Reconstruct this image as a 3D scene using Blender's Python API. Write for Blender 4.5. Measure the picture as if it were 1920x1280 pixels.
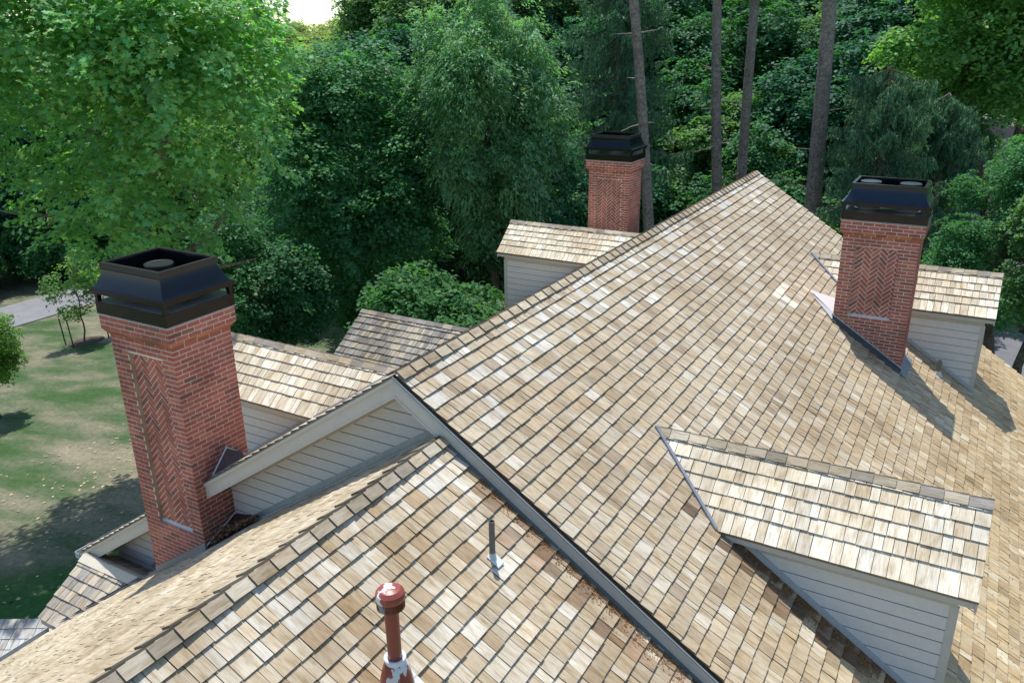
import bpy, math, random
import numpy as np
from mathutils import Vector, Matrix
D = bpy.data
SC = bpy.context.scene
COL = SC.collection
for o in list(D.objects):
    D.objects.remove(o)

# ------------------------------------------------------------------ camera
YAW, PITCH, ROLL, FPX = 0.5241, 0.3579, -0.0150, 1537.45
cy_, sy_ = math.cos(YAW), math.sin(YAW)
fw = Vector((-sy_*math.cos(PITCH), cy_*math.cos(PITCH), -math.sin(PITCH)))
rt = Vector((cy_, sy_, 0.0))
up = rt.cross(fw)
c_, s_ = math.cos(ROLL), math.sin(ROLL)
rt2 = c_*rt + s_*up
up2 = -s_*rt + c_*up
cam = D.cameras.new('camera')
cam.sensor_width = 36.0
cam.lens = 36.0*FPX/1920.0
cam.clip_start = 0.1
cam.clip_end = 2000.0
camo = D.objects.new('camera', cam)
camo.matrix_world = Matrix(((rt2.x, up2.x, -fw.x, 5.5294), (rt2.y, up2.y, -fw.y, -6.8657), (rt2.z, up2.z, -fw.z, 3.6334), (0, 0, 0, 1)))
COL.objects.link(camo)
SC.camera = camo

# ------------------------------------------------------------------ light
SUNV = Vector((-0.25, 0.27, 1.0)).normalized()
world = D.worlds.new('World')
SC.world = world
world.use_nodes = True
nt = world.node_tree
for n in list(nt.nodes):
    nt.nodes.remove(n)
sky = nt.nodes.new('ShaderNodeTexSky')
sky.sky_type = 'NISHITA'
sky.sun_disc = False
sky.sun_elevation = math.asin(SUNV.z)
sky.sun_rotation = math.atan2(SUNV.x, SUNV.y)
sky.dust_density = 0.4
bg = nt.nodes.new('ShaderNodeBackground')
bg.inputs['Strength'].default_value = 0.15
wo = nt.nodes.new('ShaderNodeOutputWorld')
nt.links.new(sky.outputs[0], bg.inputs[0])
nt.links.new(bg.outputs[0], wo.inputs[0])
sun = D.lights.new('sun', 'SUN')
sun.energy = 3.9
sun.angle = math.radians(0.53)
sun.color = (1.0, 0.96, 0.90)
suno = D.objects.new('sun', sun)
suno.rotation_euler = (-SUNV).to_track_quat('-Z', 'Y').to_euler()
suno.location = (0, 0, 40)
COL.objects.link(suno)
SC.view_settings.view_transform = 'Standard'
SC.view_settings.look = 'None'
SC.view_settings.exposure = 0.48
SC.view_settings.gamma = 1.0
SC.view_settings.use_curve_mapping = False
SC.cycles.max_bounces = 8
SC.cycles.transparent_max_bounces = 4

# ------------------------------------------------------------------ helpers
def tag(o, label=None, cat=None, group=None, kind=None):
    if label: o['label'] = label
    if cat: o['category'] = cat
    if group: o['group'] = group
    if kind: o['kind'] = kind
    return o

def empty(name, loc=(0, 0, 0), parent=None):
    o = D.objects.new(name, None)
    o.empty_display_size = 0.3
    COL.objects.link(o)
    o.location = loc
    if parent:
        o.parent = parent
        o.matrix_parent_inverse = parent_inv(parent)
    return o

def parent_inv(p):
    m = Matrix.Identity(4)
    q = p
    chain = []
    while q is not None:
        chain.append(q)
        q = q.parent
    for q in reversed(chain):
        m = m @ q.matrix_parent_inverse @ Matrix.LocRotScale(q.location, q.rotation_euler, q.scale)
    return m.inverted()

class MB:
    """collects faces, with a colour and a uv per face corner"""
    def __init__(self):
        self.v = []; self.f = []; self.c = []; self.uv = []
    def face(self, pts, col=(1, 1, 1), uv=None):
        b = len(self.v)
        self.v.extend([tuple(p) for p in pts])
        self.f.append(tuple(range(b, b+len(pts))))
        self.c.append(col)
        self.uv.append(uv if uv else [(0, 0)]*len(pts))
    def hexa(self, P, col=(1, 1, 1), uvf=None):
        """8 corners: 0-3 bottom loop, 4-7 top loop"""
        for q in ((3, 2, 1, 0), (4, 5, 6, 7), (0, 1, 5, 4), (1, 2, 6, 5), (2, 3, 7, 6), (3, 0, 4, 7)):
            self.face([P[i] for i in q], col, uvf(q) if uvf else None)
    def box(self, x0, x1, y0, y1, z0, z1, col=(1, 1, 1)):
        self.hexa([(x0, y0, z0), (x1, y0, z0), (x1, y1, z0), (x0, y1, z0), (x0, y0, z1), (x1, y0, z1), (x1, y1, z1), (x0, y1, z1)], col)
    def obox(self, O, A, B, Cc, col=(1, 1, 1)):
        """box from corner O along vectors A, B, C"""
        O = Vector(O); A = Vector(A); B = Vector(B); Cc = Vector(Cc)
        if A.cross(B).dot(Cc) < 0:
            A, B = B, A
        P = [O, O+A, O+A+B, O+B]
        P = P+[p+Cc for p in P]
        L = max(A.length, B.length, Cc.length)
        self.hexa(P, col)
    def tube(self, pts, rads, n=8, col=(1, 1, 1), cap=True):
        rings = []
        for i, p in enumerate(pts):
            p = Vector(p)
            a = Vector(pts[max(0, i-1)]); b = Vector(pts[min(len(pts)-1, i+1)])
            t = (b-a).normalized()
            s = t.orthogonal().normalized() if i == 0 else (ps - t*ps.dot(t)).normalized()
            ps = s
            w = t.cross(s)
            rings.append([p+rads[i]*(math.cos(2*math.pi*k/n)*s+math.sin(2*math.pi*k/n)*w) for k in range(n)])
        d = 0.0
        for i in range(len(rings)-1):
            e = (Vector(pts[i+1])-Vector(pts[i])).length
            for k in range(n):
                k2 = (k+1) % n
                self.face([rings[i][k], rings[i][k2], rings[i+1][k2], rings[i+1][k]], col, [(k/n, d), ((k+1)/n, d), ((k+1)/n, d+e), (k/n, d+e)])
            d += e
        if cap:
            self.face(rings[-1], col); self.face(rings[0][::-1], col)
    def lathe(self, O, prof, n=24, col=(1, 1, 1), axis=Vector((0, 0, 1)), capt=True):
        O = Vector(O)
        rings = [[O+Vector((r*math.cos(2*math.pi*k/n), r*math.sin(2*math.pi*k/n), z)) for k in range(n)] for r, z in prof]
        for i in range(len(rings)-1):
            for k in range(n):
                k2 = (k+1) % n
                self.face([rings[i][k], rings[i][k2], rings[i+1][k2], rings[i+1][k]], col, [(k/n, prof[i][1]), ((k+1)/n, prof[i][1]), ((k+1)/n, prof[i+1][1]), (k/n, prof[i+1][1])])
        if capt: self.face(rings[-1], col)
    def build(self, name, mat, parent=None, smooth=False, weld=False):
        me = D.meshes.new(name)
        me.from_pydata(self.v, [], self.f)
        ca = me.color_attributes.new('col', 'FLOAT_COLOR', 'CORNER')
        n = len(me.loops)
        arr = np.ones((n, 4), dtype=np.float32)
        lens = np.array([len(f) for f in self.f])
        arr[:, :3] = np.repeat(np.array(self.c, dtype=np.float32).reshape(-1, 3), lens, axis=0)
        ca.data.foreach_set('color', arr.ravel())
        uvl = me.uv_layers.new(name='UVMap')
        uvl.data.foreach_set('uv', np.array([u for q in self.uv for u in q], dtype=np.float32).ravel())
        if smooth:
            me.polygons.foreach_set('use_smooth', [True]*len(me.polygons))
        me.update()
        if weld:
            import bmesh
            bm = bmesh.new(); bm.from_mesh(me)
            bmesh.ops.remove_doubles(bm, verts=bm.verts, dist=1e-4)
            bm.to_mesh(me); bm.free()
        me.materials.append(mat)
        o = D.objects.new(name, me)
        COL.objects.link(o)
        if parent:
            o.parent = parent
            o.matrix_parent_inverse = parent_inv(parent)
        return o

def np_mesh(name, verts, nper, cols, mat, uv=None):
    """mesh of equal n-gons: verts (N*nper,3), cols (N,3)"""
    N = len(verts)//nper
    me = D.meshes.new(name)
    me.vertices.add(len(verts))
    me.vertices.foreach_set('co', verts.astype(np.float32).ravel())
    me.loops.add(len(verts))
    me.loops.foreach_set('vertex_index', np.arange(len(verts), dtype=np.int32))
    me.polygons.add(N)
    me.polygons.foreach_set('loop_start', np.arange(N, dtype=np.int32)*nper)
    me.polygons.foreach_set('loop_total', np.full(N, nper, dtype=np.int32))
    ca = me.color_attributes.new('col', 'FLOAT_COLOR', 'CORNER')
    arr = np.ones((len(verts), 4), dtype=np.float32)
    arr[:, :3] = np.repeat(cols, nper, axis=0)
    ca.data.foreach_set('color', arr.ravel())
    me.update(calc_edges=True)
    me.materials.append(mat)
    return me

# ------------------------------------------------------------------ materials
def new_mat(name):
    m = D.materials.new(name)
    m.use_nodes = True
    t = m.node_tree
    b = t.nodes['Principled BSDF']
    return m, t, b

def N(t, typ, **kw):
    n = t.nodes.new(typ)
    for k, v in kw.items():
        if k.startswith('i_'):
            n.inputs[k[2:].replace('_', ' ')].default_value = v
        else:
            setattr(n, k, v)
    return n

def mixcol(t, a, b, fac, mode='MIX'):
    m = t.nodes.new('ShaderNodeMix'); m.data_type = 'RGBA'; m.blend_type = mode
    for sock, val in ((m.inputs[0], fac), (m.inputs[6], a), (m.inputs[7], b)):
        if hasattr(val, 'is_linked') or hasattr(val, 'links'):
            t.links.new(val, sock)
        else:
            sock.default_value = val
    return m.outputs[2]

def ramp(t, src, stops):
    r = t.nodes.new('ShaderNodeValToRGB')
    el = r.color_ramp.elements
    while len(el) < len(stops): el.new(0.5)
    for e, (p, c) in zip(el, stops):
        e.position = p; e.color = c if len(c) == 4 else (*c, 1)
    t.links.new(src, r.inputs[0])
    return r.outputs[0]

def mat_wood():
    m, t, b = new_mat('cedar_shingle')
    at = N(t, 'ShaderNodeAttribute', attribute_name='col')
    uv = N(t, 'ShaderNodeUVMap')
    mp = N(t, 'ShaderNodeMapping'); mp.inputs['Scale'].default_value = (95, 5, 1)
    t.links.new(uv.outputs[0], mp.inputs[0])
    n1 = N(t, 'ShaderNodeTexNoise', i_Scale=1.0, i_Detail=4.0, i_Roughness=0.65)
    t.links.new(mp.outputs[0], n1.inputs['Vector'])
    c = ramp(t, n1.outputs[0], [(0.30, (0.70, 0.66, 0.62)), (0.52, (1.0, 1.0, 1.0)), (0.75, (1.16, 1.17, 1.18))])
    mp2 = N(t, 'ShaderNodeMapping'); mp2.inputs['Scale'].default_value = (14, 3.2, 1)
    t.links.new(uv.outputs[0], mp2.inputs[0])
    n2 = N(t, 'ShaderNodeTexNoise', i_Scale=1.0, i_Detail=3.0, i_Roughness=0.6)
    t.links.new(mp2.outputs[0], n2.inputs['Vector'])
    c2 = ramp(t, n2.outputs[0], [(0.32, (0.76, 0.69, 0.58)), (0.5, (1, 1, 1)), (0.72, (1.12, 1.15, 1.2))])
    a = mixcol(t, at.outputs[0], c, 1.0, 'MULTIPLY')
    a = mixcol(t, a, c2, 1.0, 'MULTIPLY')
    tc = N(t, 'ShaderNodeTexCoord')
    n3 = N(t, 'ShaderNodeTexNoise', i_Scale=0.55, i_Detail=5.0, i_Roughness=0.6)
    t.links.new(tc.outputs['Object'], n3.inputs['Vector'])
    c3 = ramp(t, n3.outputs[0], [(0.36, (0.80, 0.76, 0.70)), (0.5, (1, 1, 1)), (0.66, (1.10, 1.12, 1.14))])
    a = mixcol(t, a, c3, 1.0, 'MULTIPLY')
    a = mixcol(t, a, (1.0, 0.99, 0.935, 1), 1.0, 'MULTIPLY')
    t.links.new(a, b.inputs['Base Color'])
    b.inputs['Roughness'].default_value = 0.72
    b.inputs['Specular IOR Level'].default_value = 0.35
    bp = N(t, 'ShaderNodeBump', i_Strength=0.35, i_Distance=0.01)
    t.links.new(n1.outputs[0], bp.inputs['Height'])
    t.links.new(bp.outputs[0], b.inputs['Normal'])
    return m

def mat_attr(name, rough=0.7, spec=0.3, nscale=30.0, lo=0.8, hi=1.12, bump=0.2, metal=0.0, dist=0.01, wear=0.0):
    m, t, b = new_mat(name)
    at = N(t, 'ShaderNodeAttribute', attribute_name='col')
    tc = N(t, 'ShaderNodeTexCoord')
    n1 = N(t, 'ShaderNodeTexNoise', i_Scale=nscale, i_Detail=8.0, i_Roughness=0.65)
    t.links.new(tc.outputs['Object'], n1.inputs['Vector'])
    c = ramp(t, n1.outputs[0], [(0.3, (lo, lo, lo)), (0.7, (hi, hi, hi))])
    a = mixcol(t, at.outputs[0], c, 1.0, 'MULTIPLY')
    if wear:
        nw = N(t, 'ShaderNodeTexNoise', i_Scale=wear, i_Detail=6.0, i_Roughness=0.6)
        t.links.new(tc.outputs['Object'], nw.inputs['Vector'])
        cw = ramp(t, nw.outputs[0], [(0.33, (0.72, 0.70, 0.69)), (0.5, (1, 1, 1)), (0.68, (1.12, 1.10, 1.09))])
        a = mixcol(t, a, cw, 1.0, 'MULTIPLY')
    t.links.new(a, b.inputs['Base Color'])
    b.inputs['Roughness'].default_value = rough
    b.inputs['Specular IOR Level'].default_value = spec
    b.inputs['Metallic'].default_value = metal
    if bump:
        bp = N(t, 'ShaderNodeBump', i_Strength=bump, i_Distance=dist)
        t.links.new(n1.outputs[0], bp.inputs['Height'])
        t.links.new(bp.outputs[0], b.inputs['Normal'])
    return m

def mat_leaf(name, trans=0.35, rough=0.5):
    m, t, b = new_mat(name)
    at = N(t, 'ShaderNodeAttribute', attribute_name='col')
    t.links.new(at.outputs[0], b.inputs['Base Color'])
    b.inputs['Roughness'].default_value = rough
    b.inputs['Specular IOR Level'].default_value = 0.16
    tr = N(t, 'ShaderNodeBsdfTranslucent')
    g = mixcol(t, at.outputs[0], (1.5, 1.75, 0.6, 1), 1.0, 'MULTIPLY')
    t.links.new(g, tr.inputs[0])
    mx = N(t, 'ShaderNodeMixShader'); mx.inputs[0].default_value = trans
    t.links.new(b.outputs[0], mx.inputs[1]); t.links.new(tr.outputs[0], mx.inputs[2])
    t.links.new(mx.outputs[0], t.nodes['Material Output'].inputs[0])
    return m

def mat_red_vent():
    m, t, b = new_mat('flaking_red_paint')
    tc = N(t, 'ShaderNodeTexCoord')
    n1 = N(t, 'ShaderNodeTexNoise', i_Scale=7.0, i_Detail=6.0, i_Roughness=0.55)
    mp = N(t, 'ShaderNodeMapping'); mp.inputs['Scale'].default_value = (1, 1, 0.45); mp.inputs['Location'].default_value = (1.7, 0.4, 2.2)
    t.links.new(tc.outputs['Object'], mp.inputs[0]); t.links.new(mp.outputs[0], n1.inputs['Vector'])
    c = ramp(t, n1.outputs[0], [(0.50, (0.22, 0.045, 0.03)), (0.55, (0.26, 0.06, 0.045)), (0.56, (0.55, 0.56, 0.56)), (1.0, (0.62, 0.63, 0.63))])
    at = N(t, 'ShaderNodeAttribute', attribute_name='col')
    t.links.new(mixcol(t, c, at.outputs[0], 1.0, 'MULTIPLY'), b.inputs['Base Color'])
    b.inputs['Roughness'].default_value = 0.38
    return m

def mat_lawn():
    m, t, b = new_mat('patchy_lawn')
    tc = N(t, 'ShaderNodeTexCoord')
    mp = N(t, 'ShaderNodeMapping'); mp.inputs['Rotation'].default_value = (0, 0, 0.5); mp.inputs['Scale'].default_value = (0.55, 1.5, 1)
    t.links.new(tc.outputs['Object'], mp.inputs[0])
    n1 = N(t, 'ShaderNodeTexNoise', i_Scale=0.33, i_Detail=6.0, i_Roughness=0.62)
    t.links.new(mp.outputs[0], n1.inputs['Vector'])
    c = ramp(t, n1.outputs[0], [(0.36, (0.05, 0.10, 0.035)), (0.45, (0.09, 0.125, 0.065)), (0.53, (0.165, 0.165, 0.11)), (0.67, (0.26, 0.23, 0.165))])
    n2 = N(t, 'ShaderNodeTexNoise', i_Scale=7.0, i_Detail=12.0, i_Roughness=0.85)
    t.links.new(tc.outputs['Object'], n2.inputs['Vector'])
    c2 = ramp(t, n2.outputs[0], [(0.3, (0.45, 0.45, 0.45)), (0.7, (1.5, 1.5, 1.42))])
    # greener grass close to the house
    sp = N(t, 'ShaderNodeSeparateXYZ'); t.links.new(tc.outputs['Object'], sp.inputs[0])
    n3 = N(t, 'ShaderNodeTexNoise', i_Scale=0.5, i_Detail=4.0)
    t.links.new(tc.outputs['Object'], n3.inputs['Vector'])
    ma = N(t, 'ShaderNodeMath', operation='MULTIPLY_ADD'); ma.inputs[1].default_value = 6.0
    t.links.new(n3.outputs[0], ma.inputs[0]); 
    mb = N(t, 'ShaderNodeMath', operation='MULTIPLY_ADD'); mb.inputs[1].default_value = -0.75
    t.links.new(sp.outputs[1], mb.inputs[0]); t.links.new(sp.outputs[0], mb.inputs[2])
    t.links.new(mb.outputs[0], ma.inputs[2])
    rg = N(t, 'ShaderNodeMapRange'); rg.inputs[1].default_value = -14.0; rg.inputs[2].default_value = -11.0
    t.links.new(ma.outputs[0], rg.inputs[0])
    c = mixcol(t, c, (0.045, 0.12, 0.035, 1), rg.outputs[0])
    c = mixcol(t, c, c2, 1.0, 'MULTIPLY')
    t.links.new(c, b.inputs['Base Color'])
    b.inputs['Roughness'].default_value = 0.95
    b.inputs['Specular IOR Level'].default_value = 0.1
    bp = N(t, 'ShaderNodeBump', i_Strength=0.7, i_Distance=0.05)
    t.links.new(n2.outputs[0], bp.inputs['Height']); t.links.new(bp.outputs[0], b.inputs['Normal'])
    return m

M_WOOD = mat_wood()
M_BRICK = mat_attr('red_brick', 0.85, 0.2, 60, 0.82, 1.15, 0.4, wear=1.4)
M_PAINT = mat_attr('painted_board', 0.5, 0.4, 12.0, 0.93, 1.04, 0.05, wear=0)
M_METAL = mat_attr('dark_sheet_metal', 0.12, 0.3, 6.0, 0.85, 1.1, 0.0)
M_FLASH = mat_attr('galvanised_flashing', 0.42, 0.5, 8.0, 0.8, 1.1, 0.03, 0.3)
M_STEEL = mat_attr('stainless_steel', 0.3, 0.5, 8.0, 0.9, 1.1, 0.0, 0.5)
M_PLAIN = mat_attr('weathered_plain', 0.85, 0.2, 14.0, 0.75, 1.15, 0.2)
M_BARK = mat_attr('bark', 0.9, 0.15, 11.0, 0.40, 1.5, 1.0, 0.0, 0.06, wear=1.3)
M_LEAF = mat_leaf('leaf', 0.42)
M_NEEDLE = mat_leaf('needle', 0.15, 0.6)
M_RED = mat_red_vent()
M_LAWN = mat_lawn()
M_ROAD = mat_attr('asphalt', 0.9, 0.2, 1.2, 0.85, 1.1, 0.1)

R = random.Random(7)
BH, BL, BJ = 0.0712, 0.2136, 0.0150     # brick course, brick length, joint
SL = 0.66                                # roof rise over run

# ------------------------------------------------------------------ shingles
def tone(rng, pal):
    k = rng.random()
    acc = 0
    for w, c in pal:
        acc += w
        if k <= acc: break
    av = (0.43, 0.355, 0.26)
    lum = (c[0]+c[1]+c[2])/3.0
    j = rng.uniform(0.92, 1.08); h = rng.uniform(-0.025, 0.025)
    return [c[0]*j*(1+h), c[1]*j, c[2]*j*(1-h*1.5)]
PAL_MAIN = [(0.46, (0.425, 0.35, 0.25)), (0.26, (0.455, 0.39, 0.30)), (0.07, (0.51, 0.465, 0.39)), (0.14, (0.38, 0.305, 0.215)), (0.07, (0.33, 0.265, 0.19))]
PAL_PALE = [(0.40, (0.68, 0.61, 0.49)), (0.30, (0.75, 0.70, 0.60)), (0.12, (0.57, 0.49, 0.37)), (0.18, (0.63, 0.56, 0.45))]
PAL_GREY = [(0.4, (0.22, 0.21, 0.20)), (0.25, (0.30, 0.29, 0.275)), (0.2, (0.37, 0.32, 0.25)), (0.15, (0.165, 0.155, 0.15))]
DARK = (0.045, 0.035, 0.028)

def shingles(mb, O, U, Dn, u0, u1, L, expo=0.19, start=0.0, seed=1, pal=PAL_MAIN, wr=(0.08, 0.26), thick=0.034, fn=None, step_edge=True):
    """courses of wedge-shaped shingles on a slope: O ridge point, U along the ridge, Dn down the slope"""
    rng = random.Random(seed)
    O = Vector(O); U = Vector(U).normalized(); Dn = Vector(Dn).normalized()
    Nn = U.cross(Dn)
    if Nn.z < 0: Nn = -Nn
    def P(u, d, h): return O+U*u+Dn*d+Nn*h
    mb.face([P(u0, 0, -0.012), P(u1, 0, -0.012), P(u1, L, -0.012), P(u0, L, -0.012)], DARK)
    k = 0
    d = start
    while d < L+0.02:
        butt = d+expo
        last = butt > L-0.10
        if last: butt = L+0.03
        u = u0 - rng.uniform(0, wr[0])
        wob = rng.uniform(0, 6.28)
        while u < u1-0.02:
            w = rng.uniform(*wr) if rng.random() < 0.8 else rng.uniform(wr[0], wr[0]*1.5)
            a, b = max(u, u0), min(u+w, u1)
            u += w
            if u1-u < 0.06: b = u1; u = u1
            if b-a < 0.03: continue
            gap = rng.uniform(0.005, 0.010)
            bb = butt+rng.uniform(-0.004, 0.004)+0.003*math.sin(a*1.3+wob)
            t = max(d-0.055, 0.0)
            th = thick*rng.uniform(0.8, 1.2)
            lift = rng.uniform(0, 0.002)
            c = tone(rng, pal)
            if fn: c = fn(c, (a+b)/2, (d+butt)/2, rng)
            tw = rng.uniform(-0.0015, 0.0015)
            A0, A1 = P(a+gap/2, t, 0.002+lift), P(b-gap/2, t, 0.002+lift)
            B0, B1 = P(a+gap/2, bb, th+lift+tw), P(b-gap/2, bb, th+lift-tw)
            C0, C1 = P(a+gap/2, bb-0.002, 0.0), P(b-gap/2, bb-0.002, 0.0)
            su, sv = rng.uniform(0, 50), rng.uniform(0, 50)
            uvt = [(su, sv), (su+b-a, sv), (su+b-a, sv+bb-t), (su, sv+bb-t)]
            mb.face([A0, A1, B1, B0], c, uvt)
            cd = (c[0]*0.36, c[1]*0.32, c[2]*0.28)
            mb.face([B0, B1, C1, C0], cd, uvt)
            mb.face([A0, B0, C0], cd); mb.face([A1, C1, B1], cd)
        d += expo
        k += 1
        if last: break

def ridge_caps(mb, A, B, n1, n2, w=0.135, expo=0.253, pal=PAL_MAIN, seed=3, th=0.02, lift=0.018):
    """paired boards saddling a ridge from A to B; n1, n2 unit vectors down either slope"""
    rng = random.Random(seed)
    A = Vector(A); B = Vector(B); U = (B-A); L = U.length; U.normalize()
    s = 0.0
    while s < L-0.02:
        e = min(s+expo+0.10, L+0.01)
        if L-(s+expo) < 0.08: e = L+0.01
        c = tone(rng, pal)
        for dn in (n1, n2):
            dn = Vector(dn).normalized()
            nn = U.cross(dn)
            if nn.z < 0: nn = -nn
            kk = rng.uniform(0.92, 1.08); c2 = [x*kk for x in c]
            h0, h1 = lift+th+rng.uniform(0, .004), lift
            ww = w*rng.uniform(0.95, 1.05)
            su = rng.uniform(0, 50)
            p = [A+U*s+nn*(h0-th), A+U*e+nn*(h1-th), A+U*e+nn*(h1-th)+dn*ww, A+U*s+nn*(h0-th)+dn*ww]
            q = [x+nn*th for x in p]
            uvm = [(su, 0), (su, e-s), (su+ww, e-s), (su+ww, 0)]
            mb.face(q, c2, uvm)
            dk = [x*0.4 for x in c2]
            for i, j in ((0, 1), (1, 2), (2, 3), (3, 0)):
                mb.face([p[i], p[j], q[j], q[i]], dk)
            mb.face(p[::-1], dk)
        s += expo

# ------------------------------------------------------------------ brickwork
def brick_col(rng, dark=0.10):
    k = rng.random()
    if k < dark: c = (0.26, 0.115, 0.09)
    elif k < 0.45: c = (0.36, 0.118, 0.09)
    elif k < 0.8: c = (0.41, 0.132, 0.097)
    else: c = (0.46, 0.165, 0.11)
    j = rng.uniform(0.85, 1.12)
    return (c[0]*j, c[1]*j, c[2]*j)
MORTAR = (0.66, 0.58, 0.50)

def clip_poly(poly, x0, x1, y0, y1):
    for ax, lim, sg in ((0, x0, 1), (0, x1, -1), (1, y0, 1), (1, y1, -1)):
        out = []
        for i in range(len(poly)):
            a, b = poly[i], poly[(i+1) % len(poly)]
            da, db = sg*(a[ax]-lim), sg*(b[ax]-lim)
            if da >= 0: out.append(a)
            if (da >= 0) != (db >= 0):
                t = da/(da-db)
                out.append((a[0]+t*(b[0]-a[0]), a[1]+t*(b[1]-a[1])))
        poly = out
        if len(poly) < 3: return []
    return poly

def brick_face(mb, O, U, Nn, width, z0, z1, rng, holes=None, proud=0.005, phase=0.0, flip=1):
    """running bond on a vertical face: O is the (left, z=0) point, U along, Nn outward; z measured down from top z1"""
    O = Vector(O); U = Vector(U); Nn = Vector(Nn)
    rows = int(round((z1-z0)/BH))
    for r in range(rows):
        zt = z1-r*BH; zb = max(zt-BH+BJ, z0)
        if zt-zb < 0.02: continue
        off = (0 if (r+int(phase)) % 2 else BL/2)
        u = -off
        while u < width-0.01:
            a, b = max(u, 0), min(u+BL-BJ, width)
            if width-(u+BL) < 0.05 and width-(u+BL) > -0.0: b = width if width-u < BL*1.3 else b
            u += BL
            segs = [(a, b)]
            if holes:
                hx0, hx1, hz0, hz1 = holes
                if zt > hz0+0.01 and zb < hz1-0.01:
                    segs = []
                    if a < hx0: segs.append((a, min(b, hx0)))
                    if b > hx1: segs.append((max(a, hx1), b))
            for a2, b2 in segs:
                if b2-a2 < 0.02: continue
                c = brick_col(rng)
                q = proud+rng.uniform(-0.001, 0.001)
                P = [O+U*a2+Vector((0, 0, zb)), O+U*b2+Vector((0, 0, zb)), O+U*b2+Vector((0, 0, zt)), O+U*a2+Vector((0, 0, zt))]
                Q = [p+Nn*q for p in P]
                mb.face(Q, c)
                for i, j in ((0, 1), (1, 2), (2, 3), (3, 0)):
                    mb.face([P[i], P[j], Q[j], Q[i]], c)

def herringbone(mb, O, U, Nn, x0, x1, z0, z1, rng, proud=0.004):
    w = BH; n = 3
    O = Vector(O); U = Vector(U); Nn = Vector(Nn)
    c45 = math.sqrt(0.5)
    def emit(ax, ay, bx, by):
        g = BJ/2
        rect = [(ax*w+g, ay*w+g), (bx*w-g, ay*w+g), (bx*w-g, by*w-g), (ax*w+g, by*w-g)]
        rot = [((x-y)*c45, (x+y)*c45) for x, y in rect]
        cx = x0+0.03; cz = (z0+z1)/2
        rot = [(x+cx, y+cz) for x, y in rot]
        if min(p[0] for p in rot) > x1 or max(p[0] for p in rot) < x0 or min(p[1] for p in rot) > z1 or max(p[1] for p in rot) < z0: return
        pl = clip_poly(rot, x0, x1, z0, z1)
        if len(pl) < 3: return
        c = brick_col(rng, 0.14)
        q = proud+rng.uniform(-0.0015, 0.0015)
        B = [O+U*p[0]+Vector((0, 0, p[1])) for p in pl]
        T = [p+Nn*q for p in B]
        mb.face(T, c)
        for i in range(len(B)):
            j = (i+1) % len(B)
            mb.face([B[i], B[j], T[j], T[i]], c)
    for t in range(-50, 51):
        for m in range(-12, 13):
            s = 2*n*m
            emit(t+s, t, t+n+s, t+1)
            emit(t+s, t+1, t+1+s, t+1+n)

def core_box(mb, x0, x1, y0, y1, z0, z1, hole=None, depth=0.055):
    """mortar body of a chimney shaft; hole = (xa, xb, za, zb) recess in the y0 face"""
    c = MORTAR
    F = mb.face
    F([(x1, y0, z0), (x1, y1, z0), (x1, y1, z1), (x1, y0, z1)], c)
    F([(x0, y1, z0), (x0, y0, z0), (x0, y0, z1), (x0, y1, z1)], c)
    F([(x1, y1, z0), (x0, y1, z0), (x0, y1, z1), (x1, y1, z1)], c)
    F([(x0, y0, z1), (x1, y0, z1), (x1, y1, z1), (x0, y1, z1)], c)
    if not hole:
        F([(x0, y0, z0), (x1, y0, z0), (x1, y0, z1), (x0, y0, z1)], c); return
    xa, xb, za, zb = hole; yd = y0+depth
    for X0, X1, Z0, Z1 in ((x0, xa, z0, z1), (xb, x1, z0, z1), (xa, xb, z0, za), (xa, xb, zb, z1)):
        F([(X0, y0, Z0), (X1, y0, Z0), (X1, y0, Z1), (X0, y0, Z1)], c)
    F([(xa, yd, za), (xb, yd, za), (xb, yd, zb), (xa, yd, zb)], c)
    F([(xa, y0, za), (xa, yd, za), (xa, yd, zb), (xa, y0, zb)], (0.46, 0.37, 0.27))
    F([(xb, yd, za), (xb, y0, za), (xb, y0, zb), (xb, yd, zb)], c)
    F([(xa, yd, zb), (xb, yd, zb), (xb, y0, zb), (xa, y0, zb)], c)
    F([(xa, y0-0.006, za-0.03), (xb, y0-0.006, za-0.03), (xb, yd, za+0.03), (xa, yd, za+0.03)], (0.62, 0.60, 0.57))

HOUSE = empty('house', (0, 8.2, -8.3))
tag(HOUSE, 'large shingle roofed house with pale siding, dormers and three tall brick chimneys', 'house')

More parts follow.
